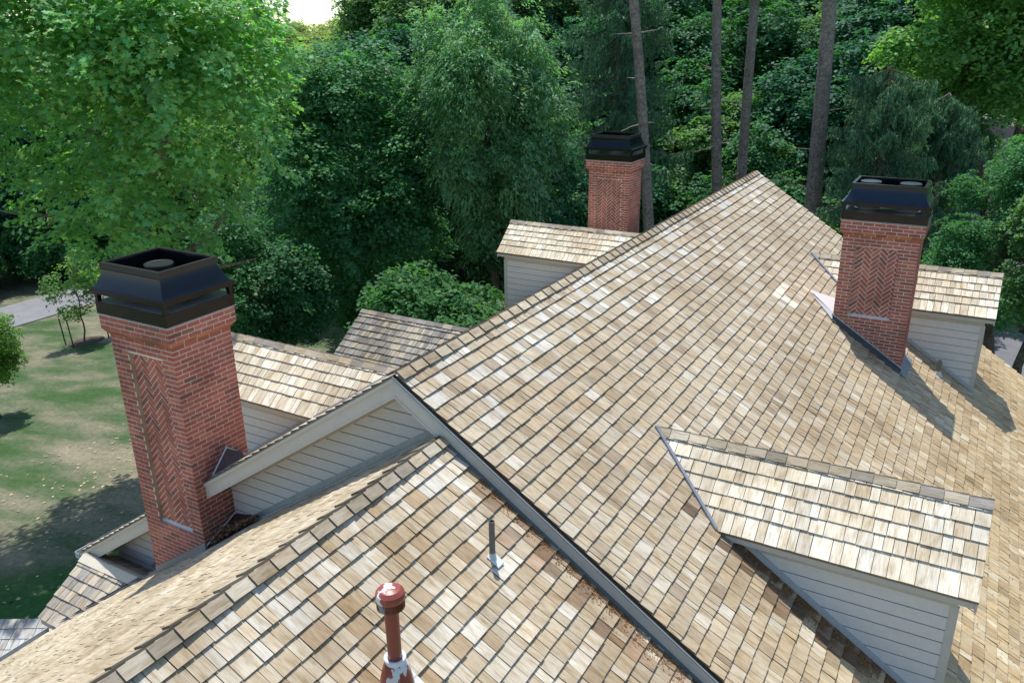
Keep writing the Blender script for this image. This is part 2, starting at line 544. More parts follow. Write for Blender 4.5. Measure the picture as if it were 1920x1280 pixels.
def chimney(x0, x1, y0, y1, zt, zbot, hole, flues, label, seed, capcol=1.0):
    """collar outer size x0..x1, y0..y1, top of brick at zt"""
    rng = random.Random(seed)
    ins = 0.07
    sx0, sx1, sy0, sy1 = x0+ins, x1-ins, y0+ins, y1-ins
    mb = MB()
    core_box(mb, sx0, sx1, sy0, sy1, zbot, zt-0.03, (hole[0], hole[1], hole[2], hole[3]))
    zs = zt-5*BH
    def four(a0, a1, b0, b1, z0, z1, ph, hl=None):
        brick_face(mb, (a0, b0, 0), (1, 0, 0), (0, -1, 0), a1-a0, z0, z1, rng, hl, phase=ph)
        brick_face(mb, (a1, b0, 0), (0, 1, 0), (1, 0, 0), b1-b0, z0, z1, rng, phase=ph+1)
        brick_face(mb, (a1, b1, 0), (-1, 0, 0), (0, 1, 0), a1-a0, z0, z1, rng, phase=ph)
        brick_face(mb, (a0, b1, 0), (0, -1, 0), (-1, 0, 0), b1-b0, z0, z1, rng, phase=ph+1)
    hl = (hole[0]-sx0, hole[1]-sx0, hole[2], hole[3])
    four(sx0, sx1, sy0, sy1, zbot, zs, 0, hl)
    # flared collar: four proud courses and one half-stepped course below
    mb.box(x0, x1, y0, y1, zt-4*BH+0.012, zt, MORTAR)
    four(x0, x1, y0, y1, zt-4*BH+0.008, zt, 0)
    # splayed course under the collar
    zc0, zc1 = zs, zt-4*BH+0.012
    lo = [(sx0, sy0), (sx1, sy0), (sx1, sy1), (sx0, sy1)]; hi = [(x0, y0), (x1, y0), (x1, y1), (x0, y1)]
    for i in range(4):
        j = (i+1) % 4
        a, b, c, d = Vector((*lo[i], zc0)), Vector((*lo[j], zc0)), Vector((*hi[j], zc1)), Vector((*hi[i], zc1))
        mb.face([a, b, c, d], MORTAR)
        nn = (b-a).cross(d-a).normalized()
        L = (b-a).length; nb = max(1, int(round(L/BL)))
        for k in range(nb):
            t0, t1 = (k+0.03)/nb, (k+0.97)/nb
            p0, p1 = a.lerp(b, t0), a.lerp(b, t1); q0, q1 = d.lerp(c, t0), d.lerp(c, t1)
            quad = [p0.lerp(q0, 0.1), p1.lerp(q1, 0.1), p1.lerp(q1, 0.93), p0.lerp(q0, 0.93)]
            cc = brick_col(rng, 0.05); cc = (cc[0]*0.95, cc[1]*1.1, cc[2]*0.9)
            mb.face([p+nn*0.005 for p in quad], cc)
    sh = mb.build('chimney', M_BRICK, HOUSE)
    if label: sh['label'] = label
    hb = MB()
    yd = sy0+0.055
    hb.face([(hole[0], yd-0.001, hole[2]), (hole[1], yd-0.001, hole[2]), (hole[1], yd-0.001, hole[3]), (hole[0], yd-0.001, hole[3])], MORTAR)
    herringbone(hb, (0, yd-0.001, 0), (1, 0, 0), (0, -1, 0), hole[0]+0.006, hole[1]-0.006, hole[2]+0.03, hole[3]-0.004, rng, 0.005)
    hb.build('herringbone_panel', M_BRICK, sh)
    # metal shroud
    K = (0.004*capcol, 0.008*capcol, 0.013*capcol) if capcol < 1.5 else (0.012, 0.024, 0.045)  # high capcol: the hood's blue sky reflection is put into its colour
    K2 = (0.010*capcol, 0.009*capcol, 0.008*capcol)
    m = MB()
    z = zt+0.004
    e = 0.012
    X0, X1, Y0, Y1 = x0-e, x1+e, y0-e, y1+e
    def band(a0, a1, b0, b1, za, zb, t=0.012, col=K2):
        m.box(a0, a1, b0, b0+t, za, zb, col); m.box(a0, a1, b1-t, b1, za, zb, col)
        m.box(a0, a0+t, b0+t, b1-t, za, zb, col); m.box(a1-t, a1, b0+t, b1-t, za, zb, col)
    band(X0, X1, Y0, Y1, z-0.035, z+0.135, 0.014)
    m.box(X0+0.014, X1-0.014, Y0+0.014, Y1-0.014, z+0.12, z+0.134, (0.34, 0.32, 0.30))   # crown sheet
    for a in (X0+0.006, X1-0.066):
        for b in (Y0+0.006, Y1-0.066):
            m.box(a, a+0.06, b, b+0.06, z+0.118, z+0.27, K2)
    zl = z+0.26
    band(X0-0.03, X1+0.03, Y0-0.03, Y1+0.03, zl, zl+0.065, 0.10)
    # tapered hood, slightly concave
    tx, ty = 0.125, 0.105
    prev = None
    prof = [(1-(1-i_/9.0)**1.45, 0.36*i_/9.0) for i_ in range(10)]
    ring = []
    for f, h in prof:
        g = 0.03+f*1.0
        ring.append([(X0+tx*f+0.01, Y0+ty*f+0.01, zl+0.065+h*0.80), (X1-tx*f-0.01, Y0+ty*f+0.01, zl+0.065+h*0.80), (X1-tx*f-0.01, Y1-ty*f-0.01, zl+0.065+h*0.80), (X0+tx*f+0.01, Y1-ty*f-0.01, zl+0.065+h*0.80)])
    for i in range(len(ring)-1):
        for a in range(4):
            b = (a+1) % 4
            m.face([ring[i][a], ring[i][b], ring[i+1][b], ring[i+1][a]], K)
    zr = zl+0.065+0.288
    rx0, rx1, ry0, ry1 = X0+tx-0.012, X1-tx+0.012, Y0+ty-0.012, Y1-ty+0.012
    band(rx0, rx1, ry0, ry1, zr-0.012, zr+0.072, 0.055, (0.035, 0.034, 0.033))
    band(rx0+0.055, rx1-0.055, ry0+0.055, ry1-0.055, zr-0.25, zr+0.05, 0.006, (0.008, 0.008, 0.009))
    m.box(rx0+0.06, rx1-0.06, ry0+0.06, ry1-0.06, zr-0.262, zr-0.25, (0.008, 0.008, 0.009))
    m.build('chimney_cap', M_METAL, sh)
    # light bead under the skirt
    f = MB()
    band2 = ((x0-0.022, x1+0.022, y0-0.022, y1+0.022),)
    for a0, a1, b0, b1 in band2:
        for q in ((a0, a1, b0, b0+0.008), (a0, a1, b1-0.008, b1), (a0, a0+0.008, b0+0.008, b1-0.008), (a1-0.008, a1, b0+0.008, b1-0.008)):
            f.box(q[0], q[1], q[2], q[3], zt-0.045, zt-0.030, (0.3, 0.3, 0.3))
    f.build('drip_edge', M_FLASH, sh)
    for fx, fy in flues:
        g = MB()
        r = 0.195
        rr = 0.19; zq = zr+(0.08 if len(flues) > 1 else 0.0)
        # flue pipe from the crown sheet with a flat perforated lid
        g.lathe((fx, fy, z+0.118), [(0.26, 0), (0.24, 0.03), (0.18, 0.05), (0.155, 0.08), (0.155, 0.42)], 28, (0.55, 0.56, 0.58), capt=False)
        g.lathe((fx, fy, zq-0.05), [(rr, -0.10), (rr, -0.02)], 36, (0.02, 0.02, 0.02), capt=False)
        for k in range(72):
            a = 2*math.pi*k/72
            p = Vector((fx+rr*math.cos(a), fy+rr*math.sin(a), zq-0.07))
            tdir = Vector((-math.sin(a), math.cos(a), 0)); nd = Vector((math.cos(a), math.sin(a), 0))
            g.obox(p-tdir*0.003, tdir*0.005, nd*0.004, Vector((0, 0, 0.028)), (0.35, 0.36, 0.37))
        g.lathe((fx, fy, zq-0.035), [(rr+0.008, -0.02), (rr+0.014, 0.0), (rr+0.006, 0.014), (rr*0.96, 0.010), (0.02, 0.014)], 40, (0.045, 0.052, 0.046), capt=True)
        g.build('flue', M_STEEL, sh, smooth=False)
    return sh

# ------------------------------------------------------------------ roofs of the house
S2 = math.sqrt(1+SL*SL)
DR = Vector((1, 0, -SL)).normalized()      # down the right slopes
DL = Vector((-1, 0, -SL)).normalized()     # down the left slopes
RLEN = 16.38
HW = 7.45

def fn_main(c, u, d, rng):
    # whiter close to the ridge, warmer and browner towards the eave
    t = min(1, d/1.4)
    if rng.random() < 0.4*(1-t):
        k = rng.uniform(.85, 1.1); c = [0.56*k, 0.53*k, 0.475*k]
    w = min(1, max(0, (d-3.5)/4.5))
    c = [c[0]*(1.0+0.03*w), c[1]*(1-0.05*w), c[2]*(1-0.22*w)]
    if 9.72 < u < 10.5 and 2.45 < d < 3.0 and (d < 2.75 or u < 10.1): k = rng.uniform(.95, 1.05); c = [0.72*k, 0.66*k, 0.54*k]
    # stained shingles in the run-off below the near dormer wall
    x = d/S2*1.0
    if 1.2 < u < 2.15 and d > 3.2:
        q = max(0, 1-abs(u-2.0)/0.65)*min(1, (d-3.2)/1.5)
        if rng.random() < 0.75*q: 
            k = rng.uniform(0.32, 0.65); c = [c[0]*k, c[1]*k*0.86, c[2]*k*0.82]
    return c
def fn_front(c, u, d, rng):
    t = min(1, d/0.9)
    if rng.random() < 0.5*(1-t):
        k = rng.uniform(.85, 1.1); c = [0.57*k, 0.53*k, 0.465*k]
    if -0.84 < u < -0.52 and 1.45 < d < 1.66: c = [0.70, 0.66, 0.58]
    # brown staining just below the rake of the main roof
    e = u
    q = max(0, 1-abs(e+0.05)/0.5)*min(1, d/1.0)
    if rng.random() < 0.8*q:
        k = rng.uniform(0.5, 0.85); c = [c[0]*k, c[1]*k*0.86, c[2]*k*0.8]
    return c

root_roof = MB()
O0 = (0, 0, 0.0)
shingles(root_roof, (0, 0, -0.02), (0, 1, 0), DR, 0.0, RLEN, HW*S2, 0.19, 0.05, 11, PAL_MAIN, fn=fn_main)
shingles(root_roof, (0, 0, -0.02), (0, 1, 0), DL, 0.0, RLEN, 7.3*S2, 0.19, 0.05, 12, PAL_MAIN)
# sheathing body so that the roof has thickness
for sgn, xe in ((1, HW), (-1, 7.3)):
    P = [(0, 0.02, -0.05), (0, RLEN-0.02, -0.05), (sgn*xe, RLEN-0.02, -0.05-SL*xe), (sgn*xe, 0.02, -0.05-SL*xe)]
    Q = [(p[0], p[1], p[2]-0.12) for p in P]
    root_roof.hexa(Q+P, (0.20, 0.17, 0.13))
roof = root_roof.build('roof', M_WOOD, HOUSE)
m = MB()
ridge_caps(m, (0, 0.0, -0.005), (0, RLEN, -0.005), DR, DL, 0.125, 0.256, [(0.5, (0.40, 0.33, 0.235)), (0.3, (0.33, 0.275, 0.20)), (0.2, (0.46, 0.40, 0.31))], 5, 0.026, 0.020)
m.build('ridge_cap', M_WOOD, roof)

# front wing roof
FX, FZ = 0.634, -0.654
front = MB()
def fn_fr2(c, u, d, rng): return fn_front(c, u-0.0, d, rng)
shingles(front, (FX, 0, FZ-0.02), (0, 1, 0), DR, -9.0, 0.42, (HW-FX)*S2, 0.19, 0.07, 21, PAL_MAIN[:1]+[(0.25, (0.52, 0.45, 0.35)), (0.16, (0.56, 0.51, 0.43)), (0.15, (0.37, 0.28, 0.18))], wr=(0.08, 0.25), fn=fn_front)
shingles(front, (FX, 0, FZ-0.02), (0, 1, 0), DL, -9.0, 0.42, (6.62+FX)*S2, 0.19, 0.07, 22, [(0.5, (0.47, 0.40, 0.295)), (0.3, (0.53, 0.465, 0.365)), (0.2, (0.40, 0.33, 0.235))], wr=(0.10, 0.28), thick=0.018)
for sgn, xe in ((1, HW-FX), (-1, 6.62+FX)):
    P = [(FX, -9, FZ-0.045), (FX, 0.42, FZ-0.045), (FX+sgn*xe, 0.42, FZ-0.045-SL*xe), (FX+sgn*xe, -9, FZ-0.045-SL*xe)]
    Q = [(p[0], p[1], p[2]-0.12) for p in P]
    front.hexa(Q+P, (0.20, 0.17, 0.13))
froof = front.build('roof', M_WOOD, HOUSE)
m = MB()
ridge_caps(m, (FX, -9.0, FZ+0.0), (FX, 0.05, FZ+0.0), DR, DL, 0.122, 0.2515, [(0.45, (0.38, 0.325, 0.25)), (0.3, (0.47, 0.415, 0.33)), (0.25, (0.30, 0.26, 0.205))], 6, 0.028, 0.026)
m.build('ridge_cap', M_WOOD, froof)

# ------------------------------------------------------------------ walls, rake and eave boards
TAUPE = (0.50, 0.475, 0.435)
SIDE = (0.64, 0.625, 0.61)
GROOVE_SHADE = (0.45, 0.44, 0.43)  # shadow line between siding boards, painted into the groove faces
def siding_x(mb, y, x0, x1, ztop, zbot, out=-1, lap=0.17, col=SIDE):
    """lap siding on a wall in the plane y; ztop, zbot functions of x"""
    z = -8.2
    zmax = max(ztop(x0), ztop(x1), ztop((x0+x1)/2), ztop(0) if x0 < 0 < x1 else -99)
    n = 60
    while z < zmax:
        za, zb = z, z+lap
        # clip each board to the region between zbot and ztop, sampled finely
        xs = [x0+(x1-x0)*i/n for i in range(n+1)]
        run = []
        def flush():
            if len(run) > 1:
                for i in range(len(run)-1):
                    (xa, la, ha), (xb, lb, hb) = run[i], run[i+1]
                    gv = 0.012
                    o1, o0 = y+out*0.03, y+out*0.012
                    ta, tb = min(ha, zb-gv), min(hb, zb-gv)
                    if ta > la or tb > lb:
                        ta = max(ta, la); tb = max(tb, lb)
                        mb.face([(xa, o1, la), (xb, o1, lb), (xb, o1, tb), (xa, o1, ta)], col)
                        mb.face([(xa, o1, ta), (xb, o1, tb), (xb, o0, tb), (xa, o0, ta)], GROOVE_SHADE)
                    mb.face([(xa, o0, min(ta, ha)), (xb, o0, min(tb, hb)), (xb, o0, hb), (xa, o0, ha)], GROOVE_SHADE)
            run.clear()
        for x in xs:
            l, h = max(za, zbot(x)), min(zb, ztop(x))
            if h-l > 0.0: run.append((x, l, h))
            else: flush()
        flush()
        z += lap
# gable wall of the main block
gw = MB()
WY = 0.45
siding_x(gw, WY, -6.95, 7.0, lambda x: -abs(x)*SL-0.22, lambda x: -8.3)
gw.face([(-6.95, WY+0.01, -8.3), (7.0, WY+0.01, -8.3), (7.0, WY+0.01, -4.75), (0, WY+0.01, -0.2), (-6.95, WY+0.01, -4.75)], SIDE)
gwall = gw.build('gable_wall', M_PAINT, HOUSE)
# other walls of the main block
ow = MB()
ow.box(-6.95, -6.9, WY+0.03, RLEN-0.45, -8.3, -4.70, SIDE)
ow.box(6.95, 7.0, WY+0.03, RLEN-0.45, -8.3, -4.70, SIDE)
ow.face([(-6.95, RLEN-0.45, -8.3), (7.0, RLEN-0.45, -8.3), (7.0, RLEN-0.45, -4.75), (0, RLEN-0.45, -0.2), (-6.95, RLEN-0.45, -4.75)], SIDE)
ow.box(-6.2, 7.0, -8.9, -8.85, -8.3, -5.3, SIDE)
ow.box(-6.2, -6.15, -8.8, 0.4, -8.3, -5.4, SIDE)
ow.box(6.9, 6.95, -8.8, 0.4, -8.3, -4.9, SIDE)
ow.build('wall', M_PAINT, HOUSE)

def slope_board(mb, x0, x1, y0, y1, top, h, col=TAUPE, zf=lambda x: -abs(x)*SL):
    """board following a rake between x0 and x1: top and height below the roof line"""
    for a, b in ((x0, x1),):
        P = [(a, y0, zf(a)+top-h), (b, y0, zf(b)+top-h), (b, y1, zf(b)+top-h), (a, y1, zf(a)+top-h)]
        Q = [(a, y0, zf(a)+top), (b, y0, zf(b)+top), (b, y1, zf(b)+top), (a, y1, zf(a)+top)]
        mb.hexa(P+Q, col)
rb = MB()
DKT = (0.40, 0.42, 0.43)
for a, b in ((-7.3, 0.0), (0.0, 7.45)):
    slope_board(rb, a, b, -0.035, -0.004, -0.075, 0.215)         # fascia
    slope_board(rb, a, b, -0.060, -0.0365, -0.035, 0.048, DKT if a == 0 else TAUPE)        # top moulding
    slope_board(rb, a, b, -0.042, -0.0365, -0.262, 0.030)         # lower bead
    slope_board(rb, a, b, -0.003, 0.405, -0.175, 0.02, (0.46, 0.40, 0.32))     # soffit, warm sun bounce off the lower roof painted in
    slope_board(rb, a, b, 0.405, 0.428, -0.196, 0.16, (0.50, 0.43, 0.34))     # frieze board, same warm bounce light in its colour
    slope_board(rb, a, b, 0.380, 0.404, -0.196, 0.05, (0.50, 0.43, 0.34))     # bed mould, warmed by the painted bounce light too
rb.build('rake_board', M_PAINT, HOUSE)
# metal drip edge along the near rake
de = MB()
for a, b in ((-7.3, 0.0), (0.0, 7.45)):
    slope_board(de, a, b, -0.066, -0.045, -0.016, 0.014, (0.17, 0.19, 0.20))
de.build('drip_edge', M_METAL, HOUSE)
# flashing strip where the front wing roof meets the gable wall
fl = MB()
zl = lambda x: FZ-abs(x-FX)*SL
slope_board(fl, -6.0, FX, WY-0.045, WY-0.018, 0.12, 0.11, (0.42, 0.44, 0.45), zl)
P0 = lambda x, y, h: Vector((x, y, zl(x)+h))
fl.hexa([P0(-6, WY-0.15, 0.0), P0(FX, WY-0.15, 0.0), P0(FX, WY-0.045, 0.0), P0(-6, WY-0.045, 0.0), P0(-6, WY-0.15, 0.03), P0(FX, WY-0.15, 0.03), P0(FX, WY-0.045, 0.03), P0(-6, WY-0.045, 0.03)], (0.42, 0.44, 0.45))
fl.build('flashing', M_FLASH, HOUSE)
fl = MB()
# dark drip strip where the right side of the front roof runs under the main rake
fl.hexa([P0(FX, -0.075, 0.0), P0(7.4, -0.075, 0.0), P0(7.4, 0.0, 0.0), P0(FX, 0.0, 0.0), P0(FX, -0.075, 0.028), P0(7.4, -0.075, 0.028), P0(7.4, 0.0, 0.028), P0(FX, 0.0, 0.028)], (0.16, 0.19, 0.20))
fl.build('flashing', M_FLASH, HOUSE)
# gutters
def gutter(x, y0, y1, z, out):
    gt = MB()
    a, b = (x, x+out*0.12)
    lo, hi = min(a, b), max(a, b)
    gt.box(lo, hi, y0, y1, z-0.115, z-0.105, (0.40, 0.42, 0.43))
    gt.box(a-0.004 if out > 0 else a-0.004, a+0.004, y0, y1, z-0.105, z, (0.40, 0.42, 0.43))
    gt.box(b-0.006, b+0.006, y0, y1, z-0.105, z+0.006, (0.5, 0.53, 0.55))
    gt.box(lo, hi, y0-0.006, y0, z-0.115, z, (0.5, 0.53, 0.55))
    gt.build('gutter', M_FLASH, HOUSE)
gutter(-7.32, -0.06, RLEN, -4.86, -1)
gutter(-6.64, -9.0, -1.12, -5.46, -1)
gutter(7.48, -9.0, RLEN, -4.98, 1)

# ------------------------------------------------------------------ dormers
DT = 0.86      # dormer rise over run
def dormer(sgn, yr, zr, xe, w, seed, pal, valley=False, label=None, wallx=None):
    """gabled dormer with its ridge along x; sgn +1 on the right slope"""
    dm = empty('dormer', (sgn*xe, yr, zr), HOUSE)
    if label: dm['label'] = label
    xr = -zr/SL-0.1
    h = w*DT
    L = w*math.sqrt(1+DT*DT)
    dF = Vector((0, -1, -DT)).normalized(); dB = Vector((0, 1, -DT)).normalized()
    mb = MB()
    O = (0, yr, zr-0.02)
    a, b = (xr, xe)
    U = (sgn, 0, 0)
    # the lower courses run further back, to where they meet the main slope
    xq = -(zr-h)/SL
    for dn, sd in ((dF, seed), (dB, seed+50)):
        shingles(mb, O, U, dn, a, b, L, 0.19, -0.06, sd, pal, wr=(0.10, 0.24), thick=0.026)
    for dn in (dF, dB):
        ysg = -1 if dn.y < 0 else 1
        P = [(sgn*a, yr, zr-0.045), (sgn*b, yr, zr-0.045), (sgn*b, yr+ysg*(w-0.01), zr-0.045-h), (sgn*a, yr+ysg*(w-0.01), zr-0.045-h)]
        Q = [(p[0], p[1], p[2]-0.04) for p in P]
        mb.hexa(Q+P, (0.22, 0.18, 0.14))
    rf = mb.build('roof', M_WOOD, dm)
    m = MB()
    pc = [(0.4, (0.40, 0.345, 0.26)), (0.3, (0.31, 0.28, 0.245)), (0.3, (0.50, 0.44, 0.35))] if pal is not PAL_GREY else PAL_GREY
    A = Vector((sgn*xe, yr, zr-0.01)); B = Vector((sgn*(xr+0.15), yr, zr-0.01))
    ridge_caps(m, A, B, dF, dB, 0.115, 0.255, pc, seed+9, 0.018, 0.014)
    m.build('ridge_cap', M_WOOD, dm)
    # eave fascia and walls
    wi = 0.17
    yw = w-wi
    xw = xe-0.18 if wallx is None else wallx
    tr = MB()
    for ys in (-1, 1):
        y0 = yr+ys*(w-0.035); y1 = yr+ys*(w-0.012)
        xs = -(zr-h)/SL-0.25
        X = sorted((sgn*xs, sgn*(xe-0.02)))
        tr.box(X[0], X[1], min(y0, y1), max(y0, y1), zr-h-0.155, zr-h-0.045, TAUPE)
        X = sorted((sgn*xs, sgn*(xe-0.05)))
        tr.box(X[0], X[1], min(yr+ys*yw, y0), max(yr+ys*yw, y0), zr-h-0.150, zr-h-0.130, TAUPE)
        ya, yb = yr+ys*(yw+0.0), yr+ys*(yw+0.04)
        X = sorted((sgn*xs, sgn*xw))
        tr.box(X[0], X[1], min(ya, yb)+0.001, max(ya, yb), zr-h-0.27, zr-h-0.151, (0.50, 0.45, 0.38))
        # gable end rake
        for zz0, zz1, yy0, yy1 in ((zr-0.09, zr-h-0.09, yr, yr+ys*w),):
            P = [(sgn*(xe-0.03), yy0, zz0-0.12), (sgn*(xe-0.005), yy0, zz0-0.12), (sgn*(xe-0.005), yy1, zz1-0.10), (sgn*(xe-0.03), yy1, zz1-0.10)]
            Q = [(p[0], p[1], p[2]+0.105) for p in P]
            tr.hexa(P+Q, TAUPE)
        # corner boards
        X = sorted((sgn*(xw-0.07), sgn*(xw+0.022)))
        tr.box(X[0], X[1], min(ya, yr+ys*(yw+0.04)), max(ya, yr+ys*(yw+0.04)), -SL*xw-0.1, zr-h-0.27, TAUPE)
    tr.build('trim', M_PAINT, dm)
    wl = MB()
    lap = 0.175
    for ys in (-1, 1):
        yy = yr+ys*yw
        z = zr-h-0.265
        while z > -SL*xw-0.1:
            za = z-lap
            x_at = -za/SL-0.25
            X = sorted((sgn*max(x_at, 0.1), sgn*(xw-0.07)))
            o = ys
            gv = 0.012
            for qa, qb, oa, ob, qc in ((za, z-gv, 0.03, 0.03, SIDE), (z-gv, z-gv, 0.03, 0.012, GROOVE_SHADE), (z-gv, z, 0.012, 0.012, GROOVE_SHADE)):
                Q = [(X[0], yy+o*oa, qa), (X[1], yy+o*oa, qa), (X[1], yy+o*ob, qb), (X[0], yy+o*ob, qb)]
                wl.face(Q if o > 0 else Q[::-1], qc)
            z = za
    X = sorted((sgn*(xw-0.03), sgn*(xw+0.0)))
    wl.box(X[0], X[1], yr-yw+0.02, yr+yw-0.02, -SL*xw-0.05, zr-h-0.1, SIDE)
    wl.face([(sgn*xw, yr-yw, zr-h-0.1), (sgn*xw, yr+yw, zr-h-0.1), (sgn*xw, yr, zr-0.1)], SIDE)
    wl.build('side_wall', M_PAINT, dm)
    # sloping flashing board where the side wall meets the main roof
    fb = MB()
    for ys in (-1, 1):
        yy = yr+ys*(yw+0.034)
        xa, xb = xq+0.06, xw+0.05
        ya, yb = sorted((yy, yy+ys*0.022))
        n_off = 0.02
        P = [(sgn*xa, ya, -SL*xa+n_off), (sgn*xb, ya, -SL*xb+n_off), (sgn*xb, yb, -SL*xb+n_off), (sgn*xa, yb, -SL*xa+n_off)]
        Q = [(p[0], p[1], p[2]+0.09) for p in P]
        if sgn < 0: P = P[::-1]; Q = Q[::-1]
        fb.hexa(P+Q, (0.43, 0.44, 0.45))
        # loose step shingles along the wall
    fb.build('flashing', M_PAINT, dm)
    # metal valley where the dormer roof meets the main slope
    vm = MB()
    A = Vector((sgn*(-zr/SL), yr, zr)); B = Vector((sgn*xq, yr-w, zr-h))
    e = (B-A).normalized()
    A2 = A+e*0.03; B2 = B+e*0.06
    nm = Vector((sgn*SL, 0, 1)).normalized()
    nd = Vector((0, -DT, 1)).normalized()
    d1 = nm.cross(e).normalized()
    if d1.y > 0: d1 = -d1          # away from the dormer on the main slope
    d2 = nd.cross(e).normalized()
    if d2.x*sgn < 0: d2 = -d2      # up the dormer side
    for dd, nn, ww, cc in ((d1, nm, 0.022, (0.10, 0.11, 0.12)), (d2, nd, 0.050, (0.42, 0.45, 0.49))):
        p = [A2+nn*0.012, B2+nn*0.012, B2+dd*ww+nn*0.03, A2+dd*ww+nn*0.03]
        q = [x+nn*0.008 for x in p]
        vm.face(q, cc); 
        for i, j in ((0, 1), (1, 2), (2, 3), (3, 0)): vm.face([p[i], p[j], q[j], q[i]], cc)
    vm.tube([A2+(nm+nd)*0.012, B2+(nm+nd)*0.012], [0.008, 0.008], 6, (0.45, 0.48, 0.5))
    vm.build('valley_flashing', M_FLASH, dm)
    return dm

d1 = dormer(1, 2.854, -1.41, 6.22, 0.873, 31, PAL_PALE, label='near dormer on the sunlit right slope')
d2 = dormer(1, 13.45, -1.41, 6.22, 0.873, 32, PAL_PALE, label='far dormer behind the right chimney')
d3 = dormer(-1, 14.15, -1.56, 6.58, 0.873, 33, PAL_PALE, label='far dormer on the hidden left slope')
d4 = dormer(-1, 3.05, -1.52, 6.4, 0.873, 34, PAL_PALE, label='near dormer behind the left chimney')

# grey weathered cross wing on the left, seen over the ridge
wg = MB()
WZ, WY2, WXE, WW = -2.80, 8.28, 7.57, 2.9
for dn, sd in ((Vector((0, -1, -0.67)), 41), (Vector((0, 1, -0.67)), 42)):
    shingles(wg, (0, WY2, WZ-0.02), (-1, 0, 0), dn.normalized(), 3.9, WXE, WW*math.sqrt(1+.67**2), 0.19, 0.0, sd, PAL_GREY, wr=(0.07, 0.2))
    ys = -1 if sd == 41 else 1
    P = [(-3.9, WY2, WZ-0.05), (-WXE, WY2, WZ-0.05), (-WXE, WY2+ys*WW, WZ-0.05-0.67*WW), (-3.9, WY2+ys*WW, WZ-0.05-0.67*WW)]
    wg.hexa([(p[0], p[1], p[2]-0.1) for p in P]+P, (0.2, 0.18, 0.15))
ridge_caps(wg, (-WXE, WY2, WZ), (-4.0, WY2, WZ), Vector((0, -1, -.67)), Vector((0, 1, -.67)), 0.12, 0.25, PAL_GREY, 44, 0.016, 0.014)
o = wg.build('roof', M_WOOD, HOUSE); o['label'] = 'grey weathered shingle roof of the cross wing'
ww_ = MB()
ww_.box(-7.3, -6.9, WY2-2.6, WY2+2.6, -8.3, -4.9, SIDE)
ww_.face([(-7.3, WY2-2.6, -4.9), (-7.3, WY2+2.6, -4.9), (-7.3, WY2, WZ-0.2)], SIDE)
ww_.build('wall', M_PAINT, HOUSE)

# little cross gable at the lower left eave
cg = MB()
CY, CZ, CXE = -0.12, -4.75, 7.05
for ys, sd in ((-1, 51), (1, 52)):
    dn = Vector((0, ys, -SL)).normalized()
    ln = 0.95 if ys < 0 else 0.55
    shingles(cg, (0, CY, CZ-0.01), (-1, 0, 0), dn, 5.3, CXE, ln*S2, 0.19, 0.0, sd, [(0.5, (0.36, 0.32, 0.27)), (0.3, (0.46, 0.40, 0.32)), (0.2, (0.29, 0.27, 0.25))], wr=(0.09, 0.22))
    P = [(-5.3, CY, CZ-0.04), (-CXE, CY, CZ-0.04), (-CXE, CY+ys*ln, CZ-0.04-SL*ln), (-5.3, CY+ys*ln, CZ-0.04-SL*ln)]
    cg.hexa([(p[0], p[1], p[2]-0.12) for p in P]+P, (0.46, 0.42, 0.36))
for s0, s1 in ((0.0, 0.82), (0.72, 1.48)):
    for dn in (Vector((0, -1, -SL)).normalized(), Vector((0, 1, -SL)).normalized()):
        nn = Vector((0, -dn.z*0+dn.y*SL, 1)).normalized()
        A = Vector((-CXE+s0, CY, CZ+0.015+0.012*(s0 > 0)))
        cg.obox(A, Vector((s1-s0, 0, 0)), dn*0.15, nn*0.02, (0.56, 0.52, 0.44))
cg.build('roof', M_WOOD, HOUSE)['label'] = 'small cross gable roof at the lower left eave'
cw = MB()
cw.box(-6.85, -6.75, -0.85, 0.42, -8.3, -5.42, SIDE)
cw.build('wall', M_PAINT, HOUSE)
# valley gap and gutter beside the cross gable
vg = MB()
A = Vector((-5.55, CY, CZ+0.02)); B = Vector((-6.62, -1.09, -5.42))
e = (B-A).normalized(); sd = Vector((-0.35, -0.15, 0.05)).normalized()
vg.obox(A+Vector((0, 0, 0.0)), B-A, sd*0.035, Vector((0, 0, 0.03)), (0.02, 0.022, 0.025))
vg.obox(A+Vector((0.04, 0.0, 0.015)), B-A, sd*0.02, Vector((0, 0, 0.03)), (0.16, 0.17, 0.18))
vg.build('valley_flashing', M_METAL, HOUSE)

# porch roof below the front wing eave
pr = MB()
dnp = Vector((-0.62, -0.62, -0.5)).normalized(); U = Vector((0.82, 0.55, 0.0)).normalized()
shingles(pr, (-8.3, -1.05, -5.95), (0.86, 0.5, 0.0), Vector((0.5, -0.86, -0.42)).normalized(), -1.5, 1.9, 2.4, 0.19, 0.0, 61, [(0.6, (0.42, 0.42, 0.42)), (0.4, (0.50, 0.50, 0.50))], thick=0.015)
pr.box(-8.6, -6.6, -3.6, -1.9, -8.3, -7.1, SIDE)
pr.build('roof', M_WOOD, HOUSE)['label'] = 'pale grey porch roof at the bottom left corner'

